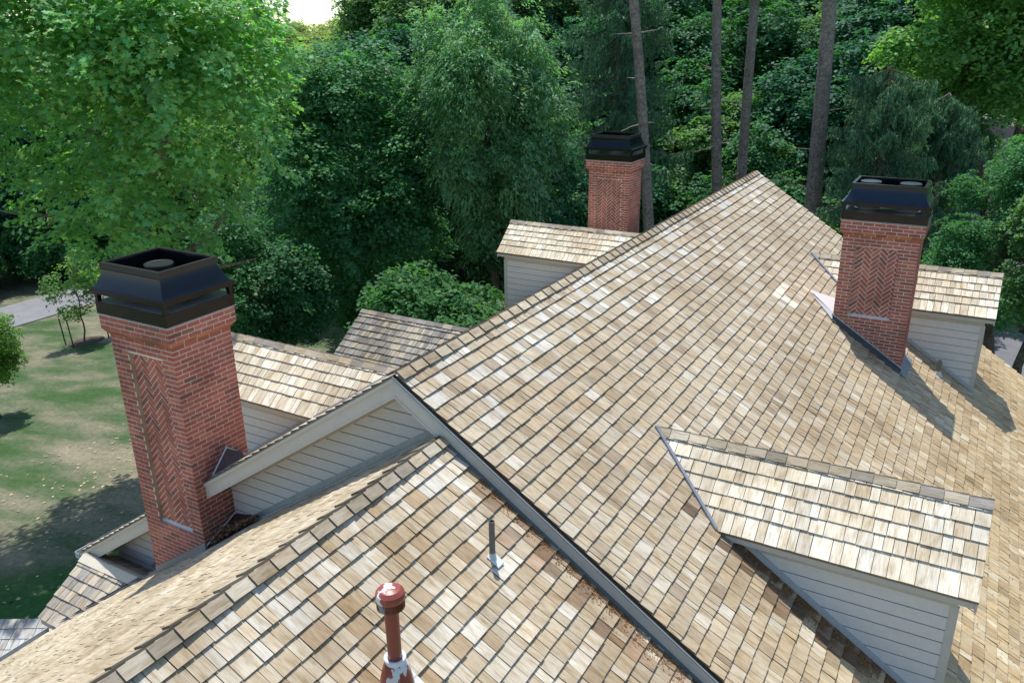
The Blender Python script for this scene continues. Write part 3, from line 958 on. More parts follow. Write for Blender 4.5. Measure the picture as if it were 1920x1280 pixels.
# copper cricket floor and saddle beside the left chimney
cf = MB()
CO = (0.085, 0.045, 0.038)
A = Vector((-3.60, -0.20, -3.42)); B = Vector((-3.60, 0.43, -3.17)); C3 = Vector((-3.02, 0.43, -3.05)); D3 = Vector((-2.9, 0.30, -2.97))
cf.face([A, D3, C3, B], CO)
cf.face([A+Vector((0, 0, -.1)), D3+Vector((0, 0, -.1)), C3+Vector((0, 0, -.1)), B+Vector((0, 0, -.1))][::-1], CO)
cf.build('cricket', M_PLAIN, HOUSE)
cf = MB()
ap = Vector((-3.625, 0.42, -2.06)); a1 = Vector((-3.625, 0.03, -2.46)); a2 = Vector((-3.625, 0.86, -2.40)); q = Vector((-2.95, 0.42, -2.0)); 
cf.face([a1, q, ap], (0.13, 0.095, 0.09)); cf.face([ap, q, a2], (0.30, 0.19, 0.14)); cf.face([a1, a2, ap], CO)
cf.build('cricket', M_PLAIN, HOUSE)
cfl = MB()
cfl.tube([a1+Vector((0.01, -0.01, 0)), ap+Vector((0.012, 0, 0.012)), a2+Vector((0.01, 0, 0.01))], [0.013]*3, 6, (0.8, 0.8, 0.8))
cfl.build('flashing', M_FLASH, HOUSE); cfl = MB()
cfl.tube([A+Vector((0.0, 0, 0.03)), B+Vector((0.0, 0, 0.04))], [0.012]*2, 6, (0.8, 0.8, 0.8))
cfl.build('flashing', M_FLASH, HOUSE); cfl = MB()
cfl.obox(A+Vector((-1.28, -0.005, -0.84-0.035)), Vector((1.30, 0, 0.858)), Vector((0, -0.035, 0)), Vector((0, 0, 0.12)), (0.25, 0.24, 0.23))
cfl.build('flashing', M_PAINT, HOUSE)

# ------------------------------------------------------------------ chimneys
LX0, LX1, LY0, LY1 = -5.006, -3.567, -0.262, 0.889
chimney(LX0, LX1, LY0, LY1, 0.085, -6.2, (-4.60, -3.88, -3.26, -0.50), [(-4.42, 0.40)], 'brick chimney on the left gable wall, nearest the lawn', 101)
BX0, BX1, BY0, BY1 = 3.134, 4.698, 10.696, 11.85
chimney(BX0, BX1, BY0, BY1, 0.075, -3.7, (3.47, 4.29, -1.97, -0.50), [(3.53, 11.27), (4.27, 11.27)], 'brick chimney with two flues rising from the right slope', 102, 1.6)
MX0, MX1, MY0, MY1 = -4.856, -3.421, 15.663, 16.74
chimney(MX0, MX1, MY0, MY1, 0.16, -8.2, (-4.52, -3.75, -3.0, -0.42), [(-4.14, 16.2)], 'brick chimney beyond the far left dormer', 103)
# flashing round the right chimney
bf = MB()
zb = lambda x: -SL*x
bf.face([(3.205, 10.765, zb(3.205)+0.14), (2.60, 11.2, zb(2.6)+0.05), (3.205, 11.78, zb(3.205)+0.14)], (0.62, 0.63, 0.64))
bf.face([(3.205, 10.68, zb(3.205)+0.03), (2.62, 11.15, zb(2.62)+0.035), (3.205, 10.765, zb(3.205)+0.14)], (0.62, 0.63, 0.64))
bf.face([(3.205, 11.78, zb(3.205)+0.14), (2.62, 11.25, zb(2.62)+0.035), (3.205, 11.86, zb(3.205)+0.03)], (0.62, 0.63, 0.64))
bf.build('flashing', M_PAINT, HOUSE); bf = MB()
bf.obox((3.18, 10.75, zb(3.18)+0.02), (1.48, 0, -1.48*SL), (0, -0.012, 0), (0, 0, 0.10), (0.10, 0.11, 0.12))
bf.obox((3.18, 10.74, zb(3.18)+0.115), (1.48, 0, -1.48*SL), (0, -0.014, 0), (0, 0, 0.016), (0.7, 0.7, 0.7))
bf.obox((3.18, 10.738, zb(3.18)+0.022), (1.52, 0, -1.52*SL), (0, -0.11, 0), (0, 0, 0.012), (0.12, 0.13, 0.14))
bf.build('flashing', M_FLASH, HOUSE); bf = MB()
bf.obox((4.635, 10.66, zb(4.635)+0.02), (0.16, 0, -0.16*SL), (0, 1.2, 0), (0, 0, 0.014), (0.25, 0.27, 0.29))
bf.obox((4.632, 10.765, zb(4.632)), (0.012, 0, 0), (0, 1.02, 0), (0, 0, 0.12), (0.25, 0.27, 0.29))
bf.build('flashing', M_FLASH, HOUSE)
# ------------------------------------------------------------------ vents
def frz(x): return FZ-(x-FX)*SL
rv = empty('vent_pipe', (1.98, -2.71, -1.55), HOUSE)
rv['label'] = 'red capped flue vent with flaking paint'
rvx, rvy, rvz = 1.98, -2.71, -1.55
g = MB()
g.lathe((rvx, rvy, rvz-0.12), [(0.165, 0.0), (0.155, 0.2), (0.135, 0.36), (0.105, 0.48), (0.08, 0.52)], 32, (1, 1, 1), capt=False)
pz = rvz+0.41
g.tube([(rvx, rvy, pz), (rvx, rvy, pz+0.56)], [0.058, 0.058], 28, (1, 1, 1))
ob = g.build('pipe', M_RED, rv, smooth=True)
g = MB()
ct = pz+0.54
g.lathe((rvx, rvy, ct), [(0.05, 0.0), (0.102, -0.01), (0.104, 0.07), (0.118, 0.075), (0.121, 0.10), (0.114, 0.135), (0.085, 0.165), (0.04, 0.176), (0.0, 0.178)], 40, (1.15, 1.15, 1.15), capt=False)
for k in range(44):
    a = 2*math.pi*k/44
    nd = Vector((math.cos(a), math.sin(a), 0)); td = Vector((-math.sin(a), math.cos(a), 0))
    g.obox(Vector((rvx, rvy, ct-0.005))+nd*0.103-td*0.0035, td*0.007, nd*0.011, Vector((0, 0, 0.08)), (0.55, 0.6, 0.6))
g.build('rain_cap', M_RED, rv, smooth=False)
g = MB()
bx = lambda x, y, h: (x, y, frz(x)+h)
def slab(mb, x0, x1, y0, y1, h0, h1, col, zf=frz):
    mb.hexa([(x0, y0, zf(x0)+h0), (x1, y0, zf(x1)+h0), (x1, y1, zf(x1)+h0), (x0, y1, zf(x0)+h0), (x0, y0, zf(x0)+h1), (x1, y0, zf(x1)+h1), (x1, y1, zf(x1)+h1), (x0, y1, zf(x0)+h1)], col)
g.lathe((rvx, rvy, rvz+0.415), [(0.078, -0.02), (0.088, 0.0), (0.092, 0.035), (0.085, 0.04), (0.062, 0.03)], 36, (0.62, 0.66, 0.70), capt=False)
slab(g, rvx-0.1, rvx+0.30, rvy-0.24, rvy+0.27, 0.012, 0.028, (0.66, 0.70, 0.74))
g.build('flashing', M_PAINT, rv)
def small_vent(x, y, z, h, r, zf, label, wf):
    e_ = empty('vent_pipe', (x, y, z), HOUSE); e_['label'] = label
    q = MB()
    prof = [(r, -0.2), (r, h), (r*0.8, h), (r*0.8, h-0.1)]
    q.lathe((x, y, z), prof, 18, (0.17, 0.155, 0.14), capt=True)
    q.build('pipe', M_PLAIN, e_, smooth=False)
    q = MB()
    slab(q, x-0.04, x+0.10, y-0.05, y+0.06, 0.020, 0.034, (0.62, 0.66, 0.70), zf)
    q.lathe((x, y, z-0.06), [(r*1.8, 0), (r*1.15, 0.12), (r*1.05, 0.15)], 18, (0.5, 0.53, 0.56), capt=False)
    if wf: slab(q, x+0.08, x+0.27, y+0.03, y+0.24, 0.022, 0.036, (0.70, 0.67, 0.61), zf)
    q.build('flashing', M_PAINT, e_)
small_vent(1.775, -0.835, frz(1.775), 0.46, 0.031, frz, 'thin bare vent pipe on the front wing roof', False)
small_vent(5.32, 12.22, -SL*5.32, 0.33, 0.055, lambda x: -SL*x, 'short dark vent pipe beside the far right dormer wall', False)

# ------------------------------------------------------------------ ground
def gz(x, y=0):
    if x > -8: z = -8.2
    elif x > -45: z = -8.2+0.115*(x+8)
    else: z = -8.2-0.115*37
    return z
gm = MB()
xs = [-900, -300, -120, -70, -55, -50, -45, -40, -32, -24, -16, -8, 0, 12, 40, 120, 400]
ys = [-200, -60, -20, 0, 20, 40, 60, 100, 200, 500, 1200]
for i in range(len(xs)-1):
    for j in range(len(ys)-1):
        a, b, c, d = xs[i], xs[i+1], ys[j], ys[j+1]
        gm.face([(a, c, gz(a)), (b, c, gz(b)), (b, d, gz(b)), (a, d, gz(a))], (1, 1, 1))
tag(gm.build('lawn', M_LAWN, None, weld=True), kind='structure')
rd = MB()
RY = [-40, 0, 15, 24, 35, 50, 56, 80, 130]
def roadx(y): return -45.7+0.0+ (0.0 if y < 40 else 0.18*(y-40)*0.55)
def road_strip(off0, off1, lift, col):
    for a, b in zip(RY[:-1], RY[1:]):
        p = [(roadx(a)+off0, a, gz(roadx(a)+off0)+lift), (roadx(a)+off1, a, gz(roadx(a)+off1)+lift), (roadx(b)+off1, b, gz(roadx(b)+off1)+lift), (roadx(b)+off0, b, gz(roadx(b)+off0)+lift)]
        rd.face(p, col)
road_strip(-2.6, 2.6, 0.05, (0.22, 0.22, 0.23))
for o in (-0.16, 0.08):
    road_strip(o, o+0.09, 0.056, (0.50, 0.36, 0.14))
tag(rd.build('road', M_ROAD), kind='structure')
dv = MB()
dv.face([(1.0, 21, -8.13), (16, 21, -8.13), (16, 62, -8.13), (4.0, 62, -8.13)], (0.16, 0.16, 0.17))
tag(dv.build('driveway', M_ROAD), kind='structure')

# ------------------------------------------------------------------ foliage
MAPLE = np.array([(0, -0.12), (0.20, -0.30), (0.46, -0.28), (0.36, 0.0), (0.62, 0.30), (0.27, 0.27), (0.20, 0.42), (0.0, 0.85), (-0.20, 0.42), (-0.27, 0.27), (-0.62, 0.30), (-0.36, 0.0), (-0.46, -0.28), (-0.20, -0.30)])
QUAD = np.array([(0, -0.5), (0.36, 0.02), (0, 0.55), (-0.36, 0.02)])
NARROW = np.array([(0, -0.5), (0.19, 0.0), (0, 0.6), (-0.19, 0.0)])
NEEDLE = np.array([(0, -0.5), (0.10, 0.0), (0, 0.5), (-0.10, 0.0)])

def leaves_np(rs, centers, normals, size, shape, base, var=0.25, tipdir=None, hue=0.12):
    n = len(centers)
    nn = normals/np.linalg.norm(normals, axis=1, keepdims=True)
    if tipdir is None:
        t = rs.normal(size=(n, 3))
    else:
        t = tipdir+rs.normal(size=(n, 3))*0.35
    t -= nn*(t*nn).sum(1, keepdims=True)
    t /= np.linalg.norm(t, axis=1, keepdims=True)+1e-9
    b = np.cross(nn, t)
    s = size*rs.uniform(0.65, 1.25, n)
    sh = shape
    V = centers[:, None, :]+s[:, None, None]*(b[:, None, :]*sh[None, :, 0:1]+t[:, None, :]*sh[None, :, 1:2])
    # cup the blades a little
    V = V-(nn*s[:, None]*0.12)[:, None, :]*(np.abs(sh[None, :, 0:1])+np.maximum(sh[None, :, 1:2], 0)*0.6)
    v = rs.uniform(1-var, 1+var, n)
    h = rs.uniform(-hue, hue, n)
    c = np.stack([base[0]*v*(1+2.2*h), base[1]*v*(1+0.5*h), base[2]*v*(1-0.8*h)], 1)
    return V.reshape(-1, 3), c

def crown_points(rs, lobes, nclump, per, cr, droop=0.5, bias=0.15, flat=0.06, fill=0.15, spr=0.12):
    """points of leaf sprays lying over a set of ellipsoid lobes; returns centers, normals, outward"""
    w = np.array([l[3]*l[4]+l[3]*l[5] for l in lobes]); w[0] *= 0.35; w = w/w.sum()
    li = rs.choice(len(lobes), nclump, p=w)
    Lb = np.array(lobes)[li]
    d = rs.normal(size=(nclump, 3)); d[:, 2] += bias
    d /= np.linalg.norm(d, axis=1, keepdims=True)
    r = np.where(rs.uniform(size=nclump) < fill, rs.uniform(0.3, 0.8, nclump), rs.uniform(0.82, 1.06, nclump))
    sprout = rs.uniform(size=nclump) < spr
    r = np.where(sprout, r*rs.uniform(1.08, 1.32, nclump), r)
    cc = Lb[:, :3]+d*Lb[:, 3:6]*r[:, None]
    cc += rs.normal(size=(nclump, 3))*cr*0.35
    out = d.copy()
    cn = out*0.55+np.array([0, 0, 0.9])+rs.normal(size=(nclump, 3))*0.22
    cn /= np.linalg.norm(cn, axis=1, keepdims=True)
    n = nclump*per
    ci = np.repeat(np.arange(nclump), per)
    rad = (cr*rs.uniform(0.5, 1.3, nclump)*np.where(sprout, 0.7, 1))[ci]
    a = rs.uniform(0, 2*np.pi, n); rr = np.sqrt(rs.uniform(size=n))
    t1 = np.cross(cn, np.array([0.3, 0.2, 1.0])); t1 /= np.linalg.norm(t1, axis=1, keepdims=True)+1e-9
    t2 = np.cross(cn, t1)
    # sprays are longer in the outward direction
    P = cc[ci]+(t1[ci]*np.cos(a)[:, None]+t2[ci]*np.sin(a)[:, None])*(rad*rr)[:, None]
    P += cn[ci]*rs.normal(size=n)[:, None]*flat
    P[:, 2] -= droop*rad*rr**2*0.6
    nrm = cn[ci]*1.0+rs.normal(size=(n, 3))*0.32
    return P, nrm, out[ci], ci

def lobes_round(rs, rx, ry, rz, k, lr=(0.35, 0.55)):
    L = [(0, 0, 0, rx*0.62, ry*0.62, rz*0.68)]
    for i in range(k):
        d = rs.normal(size=3); d[2] = d[2]*0.8+0.15; d /= np.linalg.norm(d)
        q = rs.uniform(*lr)
        c = d*np.array([rx, ry, rz])*(1-q*rs.uniform(0.55, 1.0))
        L.append((c[0], c[1], c[2], rx*q, ry*q, rz*q*0.8))
    return L

def crown_mesh(name, seed, rx, ry, rz, k, nclump, per, cr, size, shape, base, droop=0.5, lr=(0.3, 0.5), mat=None, var=0.25, hue=0.12, tip=False, lobes=None, cutz=None, fill=0.15, clumpvar=0.2, flat=0.06, spr=0.12):
    rs = np.random.RandomState(seed)
    L = lobes or lobes_round(rs, rx, ry, rz, k, lr)
    P, nr, out, ci = crown_points(rs, L, nclump, per, cr, droop, fill=fill, flat=flat, spr=spr)
    if cutz is not None:
        m = P[:, 2] > cutz
        P, nr, out, ci = P[m], nr[m], out[m], ci[m]
    td = None
    if tip: td = out*0.5+np.array([0, 0, -0.9])
    V, c = leaves_np(rs, P, nr, size, shape, base, var, td, hue)
    cv = rs.uniform(1-clumpvar, 1+clumpvar, nclump)[ci]
    c = c*cv[:, None]
    return np_mesh(name, V, len(shape), c, mat or M_LEAF)

def limb_tubes(mb, rs, base, top, r0, r1, nseg=7, wob=0.25, col=(0.15, 0.12, 0.09), n=8):
    base = Vector(base); top = Vector(top)
    pts = []; rad = []
    for i in range(nseg+1):
        t = i/nseg
        p = base.lerp(top, t)
        if 0 < i < nseg:
            p += Vector((rs.uniform(-wob, wob), rs.uniform(-wob, wob), 0))
        pts.append(p); rad.append(r0*(1-t)+r1*t)
    mb.tube(pts, rad, n, col)
    return pts, rad

def tree(name, x, y, crown, ctr, rot, scale, label, cat='tree', trunk_r=0.25, group=None, limbs=10, crown_r=(4, 4, 4), seed=1, bark=(0.13, 0.105, 0.08), trunk_top=None, extra=None, z0=None):
    rs = random.Random(seed)
    z0 = gz(x) if z0 is None else z0
    t = empty(name, (x, y, z0))
    tag(t, label, cat, group)
    mb = MB()
    C3 = Vector(ctr)
    ttop = trunk_top or (C3.x-x, C3.y-y, C3.z-z0+crown_r[2]*0.35*scale)
    pts, rad = limb_tubes(mb, rs, (0, 0, -0.3), ttop, trunk_r, trunk_r*0.35, 9, 0.12, bark, 10)
    for i in range(limbs):
        k = rs.randint(4, len(pts)-2)
        a = rs.uniform(0, 6.283)
        e = Vector(pts[k])+Vector((math.cos(a)*crown_r[0]*scale*rs.uniform(0.5, 0.85), math.sin(a)*crown_r[1]*scale*rs.uniform(0.5, 0.85), crown_r[2]*scale*rs.uniform(0.05, 0.6)))
        limb_tubes(mb, rs, pts[k], e, rad[k]*0.55, 0.02, 6, 0.18, bark, 6)
    if extra: extra(mb, rs)
    o = mb.build('trunk', M_BARK, t, smooth=True)
    o.parent = t; o.matrix_parent_inverse = Matrix.Identity(4)
    if crown is not None:
        c = D.objects.new('crown', crown)
        COL.objects.link(c)
        c.parent = t
        c.location = C3-Vector((x, y, z0))
        c.rotation_euler = (0, 0, rot)
        c.scale = (scale, scale, scale)
    return t

G2 = (0.08, 0.225, 0.095); G3 = (0.13, 0.25, 0.10); G4 = (0.17, 0.34, 0.095); G5 = (0.045, 0.155, 0.085)
cr_near = crown_mesh('crown_near', 1, 5.6, 5.2, 5.4, 28, 2900, 36, 0.48, 0.118, MAPLE, (0.19, 0.385, 0.145), 0.6, (0.20, 0.40), fill=0.25, clumpvar=0.25, hue=0.16, spr=0.2)
cr_dark = crown_mesh('crown_dark', 2, 4.2, 4.2, 6.3, 26, 2100, 40, 0.60, 0.17, QUAD, G2, 0.7, (0.22, 0.38))
cr_fine = crown_mesh('crown_fine', 3, 2.8, 2.8, 5.2, 24, 1700, 60, 0.62, 0.17, NARROW, (0.165, 0.32, 0.175), 1.5, (0.18, 0.4), tip=True, spr=0.3, clumpvar=0.3)
cr_mid = crown_mesh('crown_mid', 4, 4.0, 4.0, 5.0, 16, 1900, 28, 0.65, 0.21, QUAD, G3, 0.7, (0.25, 0.42))
cr_wood = crown_mesh('crown_wood', 5, 4.5, 4.5, 6.5, 20, 2100, 26, 0.75, 0.24, QUAD, G5, 0.7, (0.2, 0.38))
cr_wood2 = crown_mesh('crown_wood2', 6, 4.5, 4.5, 6.0, 16, 1900, 26, 0.7, 0.23, QUAD, (0.065, 0.185, 0.082), 0.6, (0.25, 0.45))
cr_bright = crown_mesh('crown_bright', 7, 4.2, 4.2, 3.6, 14, 1900, 34, 0.62, 0.19, QUAD, G4, 0.6, (0.25, 0.45))
cr_light = crown_mesh('crown_light', 14, 4.2, 4.2, 5.0, 16, 1700, 28, 0.65, 0.21, QUAD, (0.20, 0.34, 0.13), 0.7, (0.25, 0.42))
cr_shrub = crown_mesh('crown_shrub', 8, 1.8, 1.8, 1.4, 10, 700, 30, 0.38, 0.13, QUAD, (0.07, 0.19, 0.07), 0.6, (0.3, 0.5))
cr_small = crown_mesh('crown_small', 9, 1.25, 1.25, 1.6, 8, 260, 18, 0.30, 0.12, QUAD, (0.15, 0.27, 0.09), 0.3, (0.3, 0.5))
cr_edge = crown_mesh('crown_edge', 10, 1.9, 1.9, 2.4, 12, 900, 30, 0.34, 0.12, QUAD, (0.15, 0.28, 0.06), 0.4, (0.3, 0.5))
cr_far = crown_mesh('crown_far', 12, 5.5, 5.5, 6.0, 12, 1100, 22, 1.1, 0.42, QUAD, (0.26, 0.33, 0.12), 0.5, (0.3, 0.5))

def near_limbs(mb, rs):
    b = (0.26, 0.22, 0.17)
    mb.tube(L1, [0.05, 0.06, 0.075, 0.09, 0.11, 0.13], 8, b)
    mb.tube(L2, [0.035, 0.05, 0.06, 0.08], 7, b)
    for q in L3: mb.tube(q, [0.022]*1+[0.018]*(len(q)-2)+[0.008], 5, (0.45, 0.41, 0.36))
    # from the lower end of the near limb back to the trunk
    limb_tubes(mb, rs, L1[-1], (0, 0, 9.0), 0.13, 0.2, 6, 0.1, b, 8)
L1 = [(0.73, -1.56, 13.89), (1.24, -1.55, 13.24), (1.73, -1.6, 12.47), (2.28, -1.66, 11.6), (2.65, -1.75, 10.89), (2.96, -1.83, 10.29)]
L2 = [(-0.52, -1.96, 13.5), (0.32, -1.79, 12.77), (1.13, -1.54, 12.26), (1.89, -1.35, 11.69)]
L3 = [[(2.41, -2.1, 11.84), (2.5, -2.16, 11.57), (2.74, -2.09, 11.41), (3.01, -1.91, 11.46), (3.17, -1.75, 11.61)], [(3.01, -1.91, 11.46), (2.81, -1.91, 11.73), (3.03, -1.72, 11.88), (3.14, -1.57, 12.09)], [(2.96, -1.94, 11.46), (3.1, -1.84, 11.51), (3.32, -1.67, 11.61)]]
tree('maple_tree', -13.0, 7.0, cr_near, (-13.8, 6.6, 3.7), 0.4, 1.03, 'large bright green maple filling the upper left, behind the nearest chimney', trunk_r=0.30, crown_r=(4.6, 4.6, 5), seed=3, limbs=14, bark=(0.20, 0.165, 0.125), extra=near_limbs)
tree('maple_tree', -17.5, 19.8, cr_dark, (-16.9, 19.8, -2.5), 1.0, 0.98, 'dense dark green round maple in the middle, left of the feathery tree', trunk_r=0.28, crown_r=(4, 4, 5), seed=4, limbs=12)
tree('locust_tree', -11.3, 20.8, cr_fine, (-11.3, 20.6, 0.6), 0.3, 1.0, 'feathery light green tree left of the middle chimney', trunk_r=0.2, crown_r=(3, 3, 4), seed=5, limbs=12)
tree('maple_tree', -7.9, 12.3, cr_shrub, (-8.3, 12.2, -4.6), 0.0, 1.25, 'low green treetop showing just above the house roof, below the feathery tree', trunk_r=0.1, crown_r=(1.5, 1.5, 1), seed=6, limbs=6)
tree('hemlock_tree', -10.0, 23.5, cr_wood, (-10.0, 23.0, -4.2), 2.0, 0.62, 'dark layered tree under the feathery tree, left of the middle chimney', trunk_r=0.2, crown_r=(3, 3, 3), seed=7, limbs=8)
tree('maple_tree', -17.2, 13.5, cr_wood2, (-17.2, 13.3, -5.6), 0.7, 0.60, 'low dark green tree just right of the near chimney top', trunk_r=0.18, crown_r=(3, 3, 3), seed=8, limbs=8)
tree('maple_tree', -23.0, 24.5, cr_wood2, (-23, 24.2, -5.2), 1.7, 0.85, 'dark tree between the big maple and the round dark maple', trunk_r=0.25, crown_r=(4, 4, 4), seed=9, limbs=8)
tree('maple_tree', 7.0, 39.1, cr_bright, (5.2, 36.6, 3.7), 0.2, 1.1, 'sunlit yellow green maple at the upper right with a dark forked trunk', trunk_r=0.42, crown_r=(4, 4, 2), seed=10, limbs=8, bark=(0.09, 0.075, 0.06), trunk_top=(-3.6, -2.1, 11.5))
tree('maple_tree', 6.6, 25.0, cr_dark, (6.4, 23.8, -2.7), 2.6, 0.50, 'dark green maple at the right edge, above the far right dormer', trunk_r=0.2, crown_r=(3.4, 3.4, 3), seed=11, limbs=8)
tree('maple_tree', 7.1, 20.2, cr_mid, (8.2, 20.6, -2.3), 0.9, 0.50, 'slim leaning tree by the driveway at the right edge', trunk_r=0.17, crown_r=(1.5, 1.5, 2), seed=12, limbs=4, trunk_top=(0.9, 0.6, 7.5), bark=(0.10, 0.085, 0.065))
tree('maple_tree', 5.39, 40.4, cr_mid, (8.2, 40.5, 4.4), 0.1, 0.9, 'thick dark trunked tree at the far right before the neighbouring roof', trunk_r=0.5, crown_r=(3, 3, 2), seed=13, limbs=6, bark=(0.09, 0.075, 0.06))

tree('maple_tree', 8.6, 46.0, cr_light, (8.6, 46.0, -4.8), 0.8, 0.42, 'small light green tree just in front of the neighbouring roof at the far right', trunk_r=0.12, crown_r=(2, 2, 2), seed=14, limbs=5)
tree('maple_tree', 3.4, 46.0, cr_mid, (3.4, 46.0, -3.4), 1.8, 0.62, 'green tree left of the neighbouring roof, behind the weeping spruces', trunk_r=0.15, crown_r=(3, 3, 2), seed=15, limbs=5)

# tall bare pine trunks behind the house
def pine(x, y, top, r, label, seed, lean=(0, 0), stubs=9):
    rs = random.Random(seed)
    z0 = gz(x)
    t = empty('pine_tree', (x, y, z0)); tag(t, label, 'tree', 'tall bare pine trunks behind the house')
    mb = MB()
    H = top-z0
    n = 14
    pts = []; rad = []
    for i in range(n+1):
        f = i/n
        pts.append(Vector((lean[0]*f*H+0.10*math.sin(f*5+seed), lean[1]*f*H+0.10*math.cos(f*4+seed), -0.3+f*H)))
        rad.append(r*(1.12-0.5*f)*rs.uniform(0.97, 1.03))
    mb.tube(pts, rad, 14, (0.25, 0.21, 0.18))
    for k in range(stubs):
        i = rs.randint(4, n-3); a = rs.uniform(0, 6.283); L = rs.uniform(0.25, 1.1)
        p = pts[i]
        e = p+Vector((math.cos(a)*L, math.sin(a)*L, rs.uniform(-0.25, 0.25)*L))
        limb_tubes(mb, rs, p, e, 0.035, 0.012, 4, 0.06, (0.26, 0.23, 0.20), 5)
    o = mb.build('trunk', M_BARK, t, smooth=True)
    o.parent = t; o.matrix_parent_inverse = Matrix.Identity(4)
    # tufts of long needles high on the trunk
    rs2 = np.random.RandomState(seed)
    cs = []; ns = []; tp = []
    tub = MB()
    for k in range(26):
        f = rs2.uniform(0.66, 1.0); a = rs2.uniform(0, 6.283); L = rs2.uniform(0.6, 2.2)
        p0 = np.array(pts[int(f*n)])
        for q in range(5):
            c = p0+np.array([math.cos(a)*L*(0.5+0.12*q), math.sin(a)*L*(0.5+0.12*q), 0.1*q])+rs2.normal(size=3)*0.12
            m = 70
            d = rs2.normal(size=(m, 3)); d[:, 2] += 0.2; d /= np.linalg.norm(d, axis=1, keepdims=True)
            cs.append(c+d*0.10*rs2.uniform(0.2, 1.6, (m, 1))); tp.append(d*3); ns.append(rs2.normal(size=(m, 3)))
    V, c = leaves_np(rs2, np.concatenate(cs), np.concatenate(ns), 0.20, NEEDLE, (0.06, 0.13, 0.045), 0.25, np.concatenate(tp), 0.1)
    me = np_mesh('crown', V, 4, c, M_NEEDLE)
    ob = D.objects.new('crown', me); COL.objects.link(ob); ob.parent = t
    return t
pine(-4.22, 29.09, 13, 0.225, 'straight grey pine trunk left of the roof peak', 21, (-0.060, -0.035))
pine(-4.07, 31.73, 13, 0.235, 'slightly bent grey pine trunk directly behind the roof peak', 22, (-0.021, -0.012))
pine(-0.15, 28.75, 13, 0.33, 'thick brown pine trunk between the roof peak and the right chimney', 23, (-0.048, -0.028))
pine(-4.72, 22.43, 13, 0.20, 'leaning grey pine trunk right beside the middle chimney', 24, (-0.10, -0.057), 14)

# weeping spruces: drooping boughs hung with needle curtains
def spruce_mesh(name, seed, H, Rm, nb, base=(0.085, 0.19, 0.11)):
    rs = np.random.RandomState(seed)
    cs = []; ns = []; td = []
    wood = MB()
    for k in range(nb):
        f = rs.uniform(0.0, 1.0)
        z = f*H
        a = rs.uniform(0, 6.283)
        L = Rm*(1.0-0.55*f)*rs.uniform(0.65, 1.1)
        m = 15
        prev = None; pts = []
        for i in range(m+1):
            t = i/m
            p = np.array([math.cos(a)*L*t, math.sin(a)*L*t, z-0.45*L*t+0.50*L*max(0, t-0.55)**1.5*1.4])
            pts.append(p)
        wood.tube([tuple(p) for p in pts], [0.035*(1-i/(m+1))+0.006 for i in range(m+1)], 4, (0.14, 0.11, 0.09))
        sd = np.array([-math.sin(a), math.cos(a), 0])
        for i in range(3, m+1):
            for sgn in (-1, 1):
                tw = rs.uniform(0.25, 0.75)*(0.5+0.5*(1-abs(i/m-0.6)))
                e = pts[i]+sd*sgn*rs.uniform(0.05, 0.35)+rs.normal(size=3)*0.05
                q = 26
                u = rs.uniform(0, 1, q)
                P = pts[i]+(e-pts[i])*np.minimum(1, u*2)[:, None]
                P[:, 2] -= u*tw
                P += rs.normal(size=(q, 3))*0.03
                cs.append(P); ns.append(rs.normal(size=(q, 3))); td.append(np.tile([0, 0, -2.2], (q, 1))+sd*sgn*0.7)
    V, c = leaves_np(rs, np.concatenate(cs), np.concatenate(ns), 0.17, NEEDLE*np.array([1.0, 1.0]), base, 0.3, np.concatenate(td), 0.12)
    return np_mesh(name, V, 4, c, M_NEEDLE), wood

def spruce(x, y, label, seed, H, Rm, nb, zlow, r=0.25, base=(0.085, 0.19, 0.11)):
    z0 = gz(x)
    t = empty('spruce_tree', (x, y, z0)); tag(t, label, 'tree')
    me, wood = spruce_mesh('crown', seed, H, Rm, nb, base)
    wood.tube([(0, 0, -zlow-0.3), (0.1, 0, H*0.5), (0, 0.05, H*0.93)], [r, r*0.6, r*0.12], 10, (0.20, 0.17, 0.14))
    w = wood.build('trunk', M_BARK, t, smooth=True)
    w.parent = t; w.matrix_parent_inverse = Matrix.Identity(4); w.location = (0, 0, zlow)
    c = D.objects.new('crown', me); COL.objects.link(c); c.parent = t; c.location = (0, 0, zlow)
spruce(-9.4, 28.6, 'dark weeping spruce with drooping boughs behind the middle chimney', 31, 10, 3.6, 120, 6.0)
spruce(1.9, 27.4, 'dark weeping spruce with hanging boughs behind the right chimney', 32, 7.6, 3.3, 120, 3.0, base=(0.095, 0.20, 0.11))
spruce(3.8, 30.5, 'tall dark spruce right of the right chimney, in front of the forked maple', 33, 7.5, 2.8, 100, 2.0)

# small trees on the lawn
def sapling(mb, rs):
    pass
tree('young_tree', -34.3, 17.1, cr_small, (-34.3, 17.1, -8.05), 0.0, 1.15, 'thin young tree in a mulch ring on the lawn by the road', trunk_r=0.05, crown_r=(1, 1, 1), seed=41, limbs=12, bark=(0.12, 0.10, 0.08))
tree('young_tree', -38.5, 22.6, cr_small, (-38.3, 22.6, -6.3), 1.3, 1.1, 'small bright tree behind the mulched young tree, beside the road', trunk_r=0.06, crown_r=(1, 1, 1), seed=42, limbs=10)
tree('young_tree', -26.9, 8.5, cr_edge, (-27.0, 8.5, -7.3), 0.5, 0.72, 'yellow green leafy tree cut off by the left edge of the lawn', trunk_r=0.08, crown_r=(1.5, 1.5, 1.5), seed=43, limbs=12)
mu = MB()
mu.lathe((-34.3, 17.1, gz(-34.3)-0.05), [(0.95, 0.0), (0.9, 0.08), (0.5, 0.12), (0.0, 0.14)], 28, (0.085, 0.06, 0.045), capt=False)
for v in range(len(mu.v)):
    a = mu.v[v]; mu.v[v] = (a[0], a[1], a[2]+0.115*(a[0]+34.3))
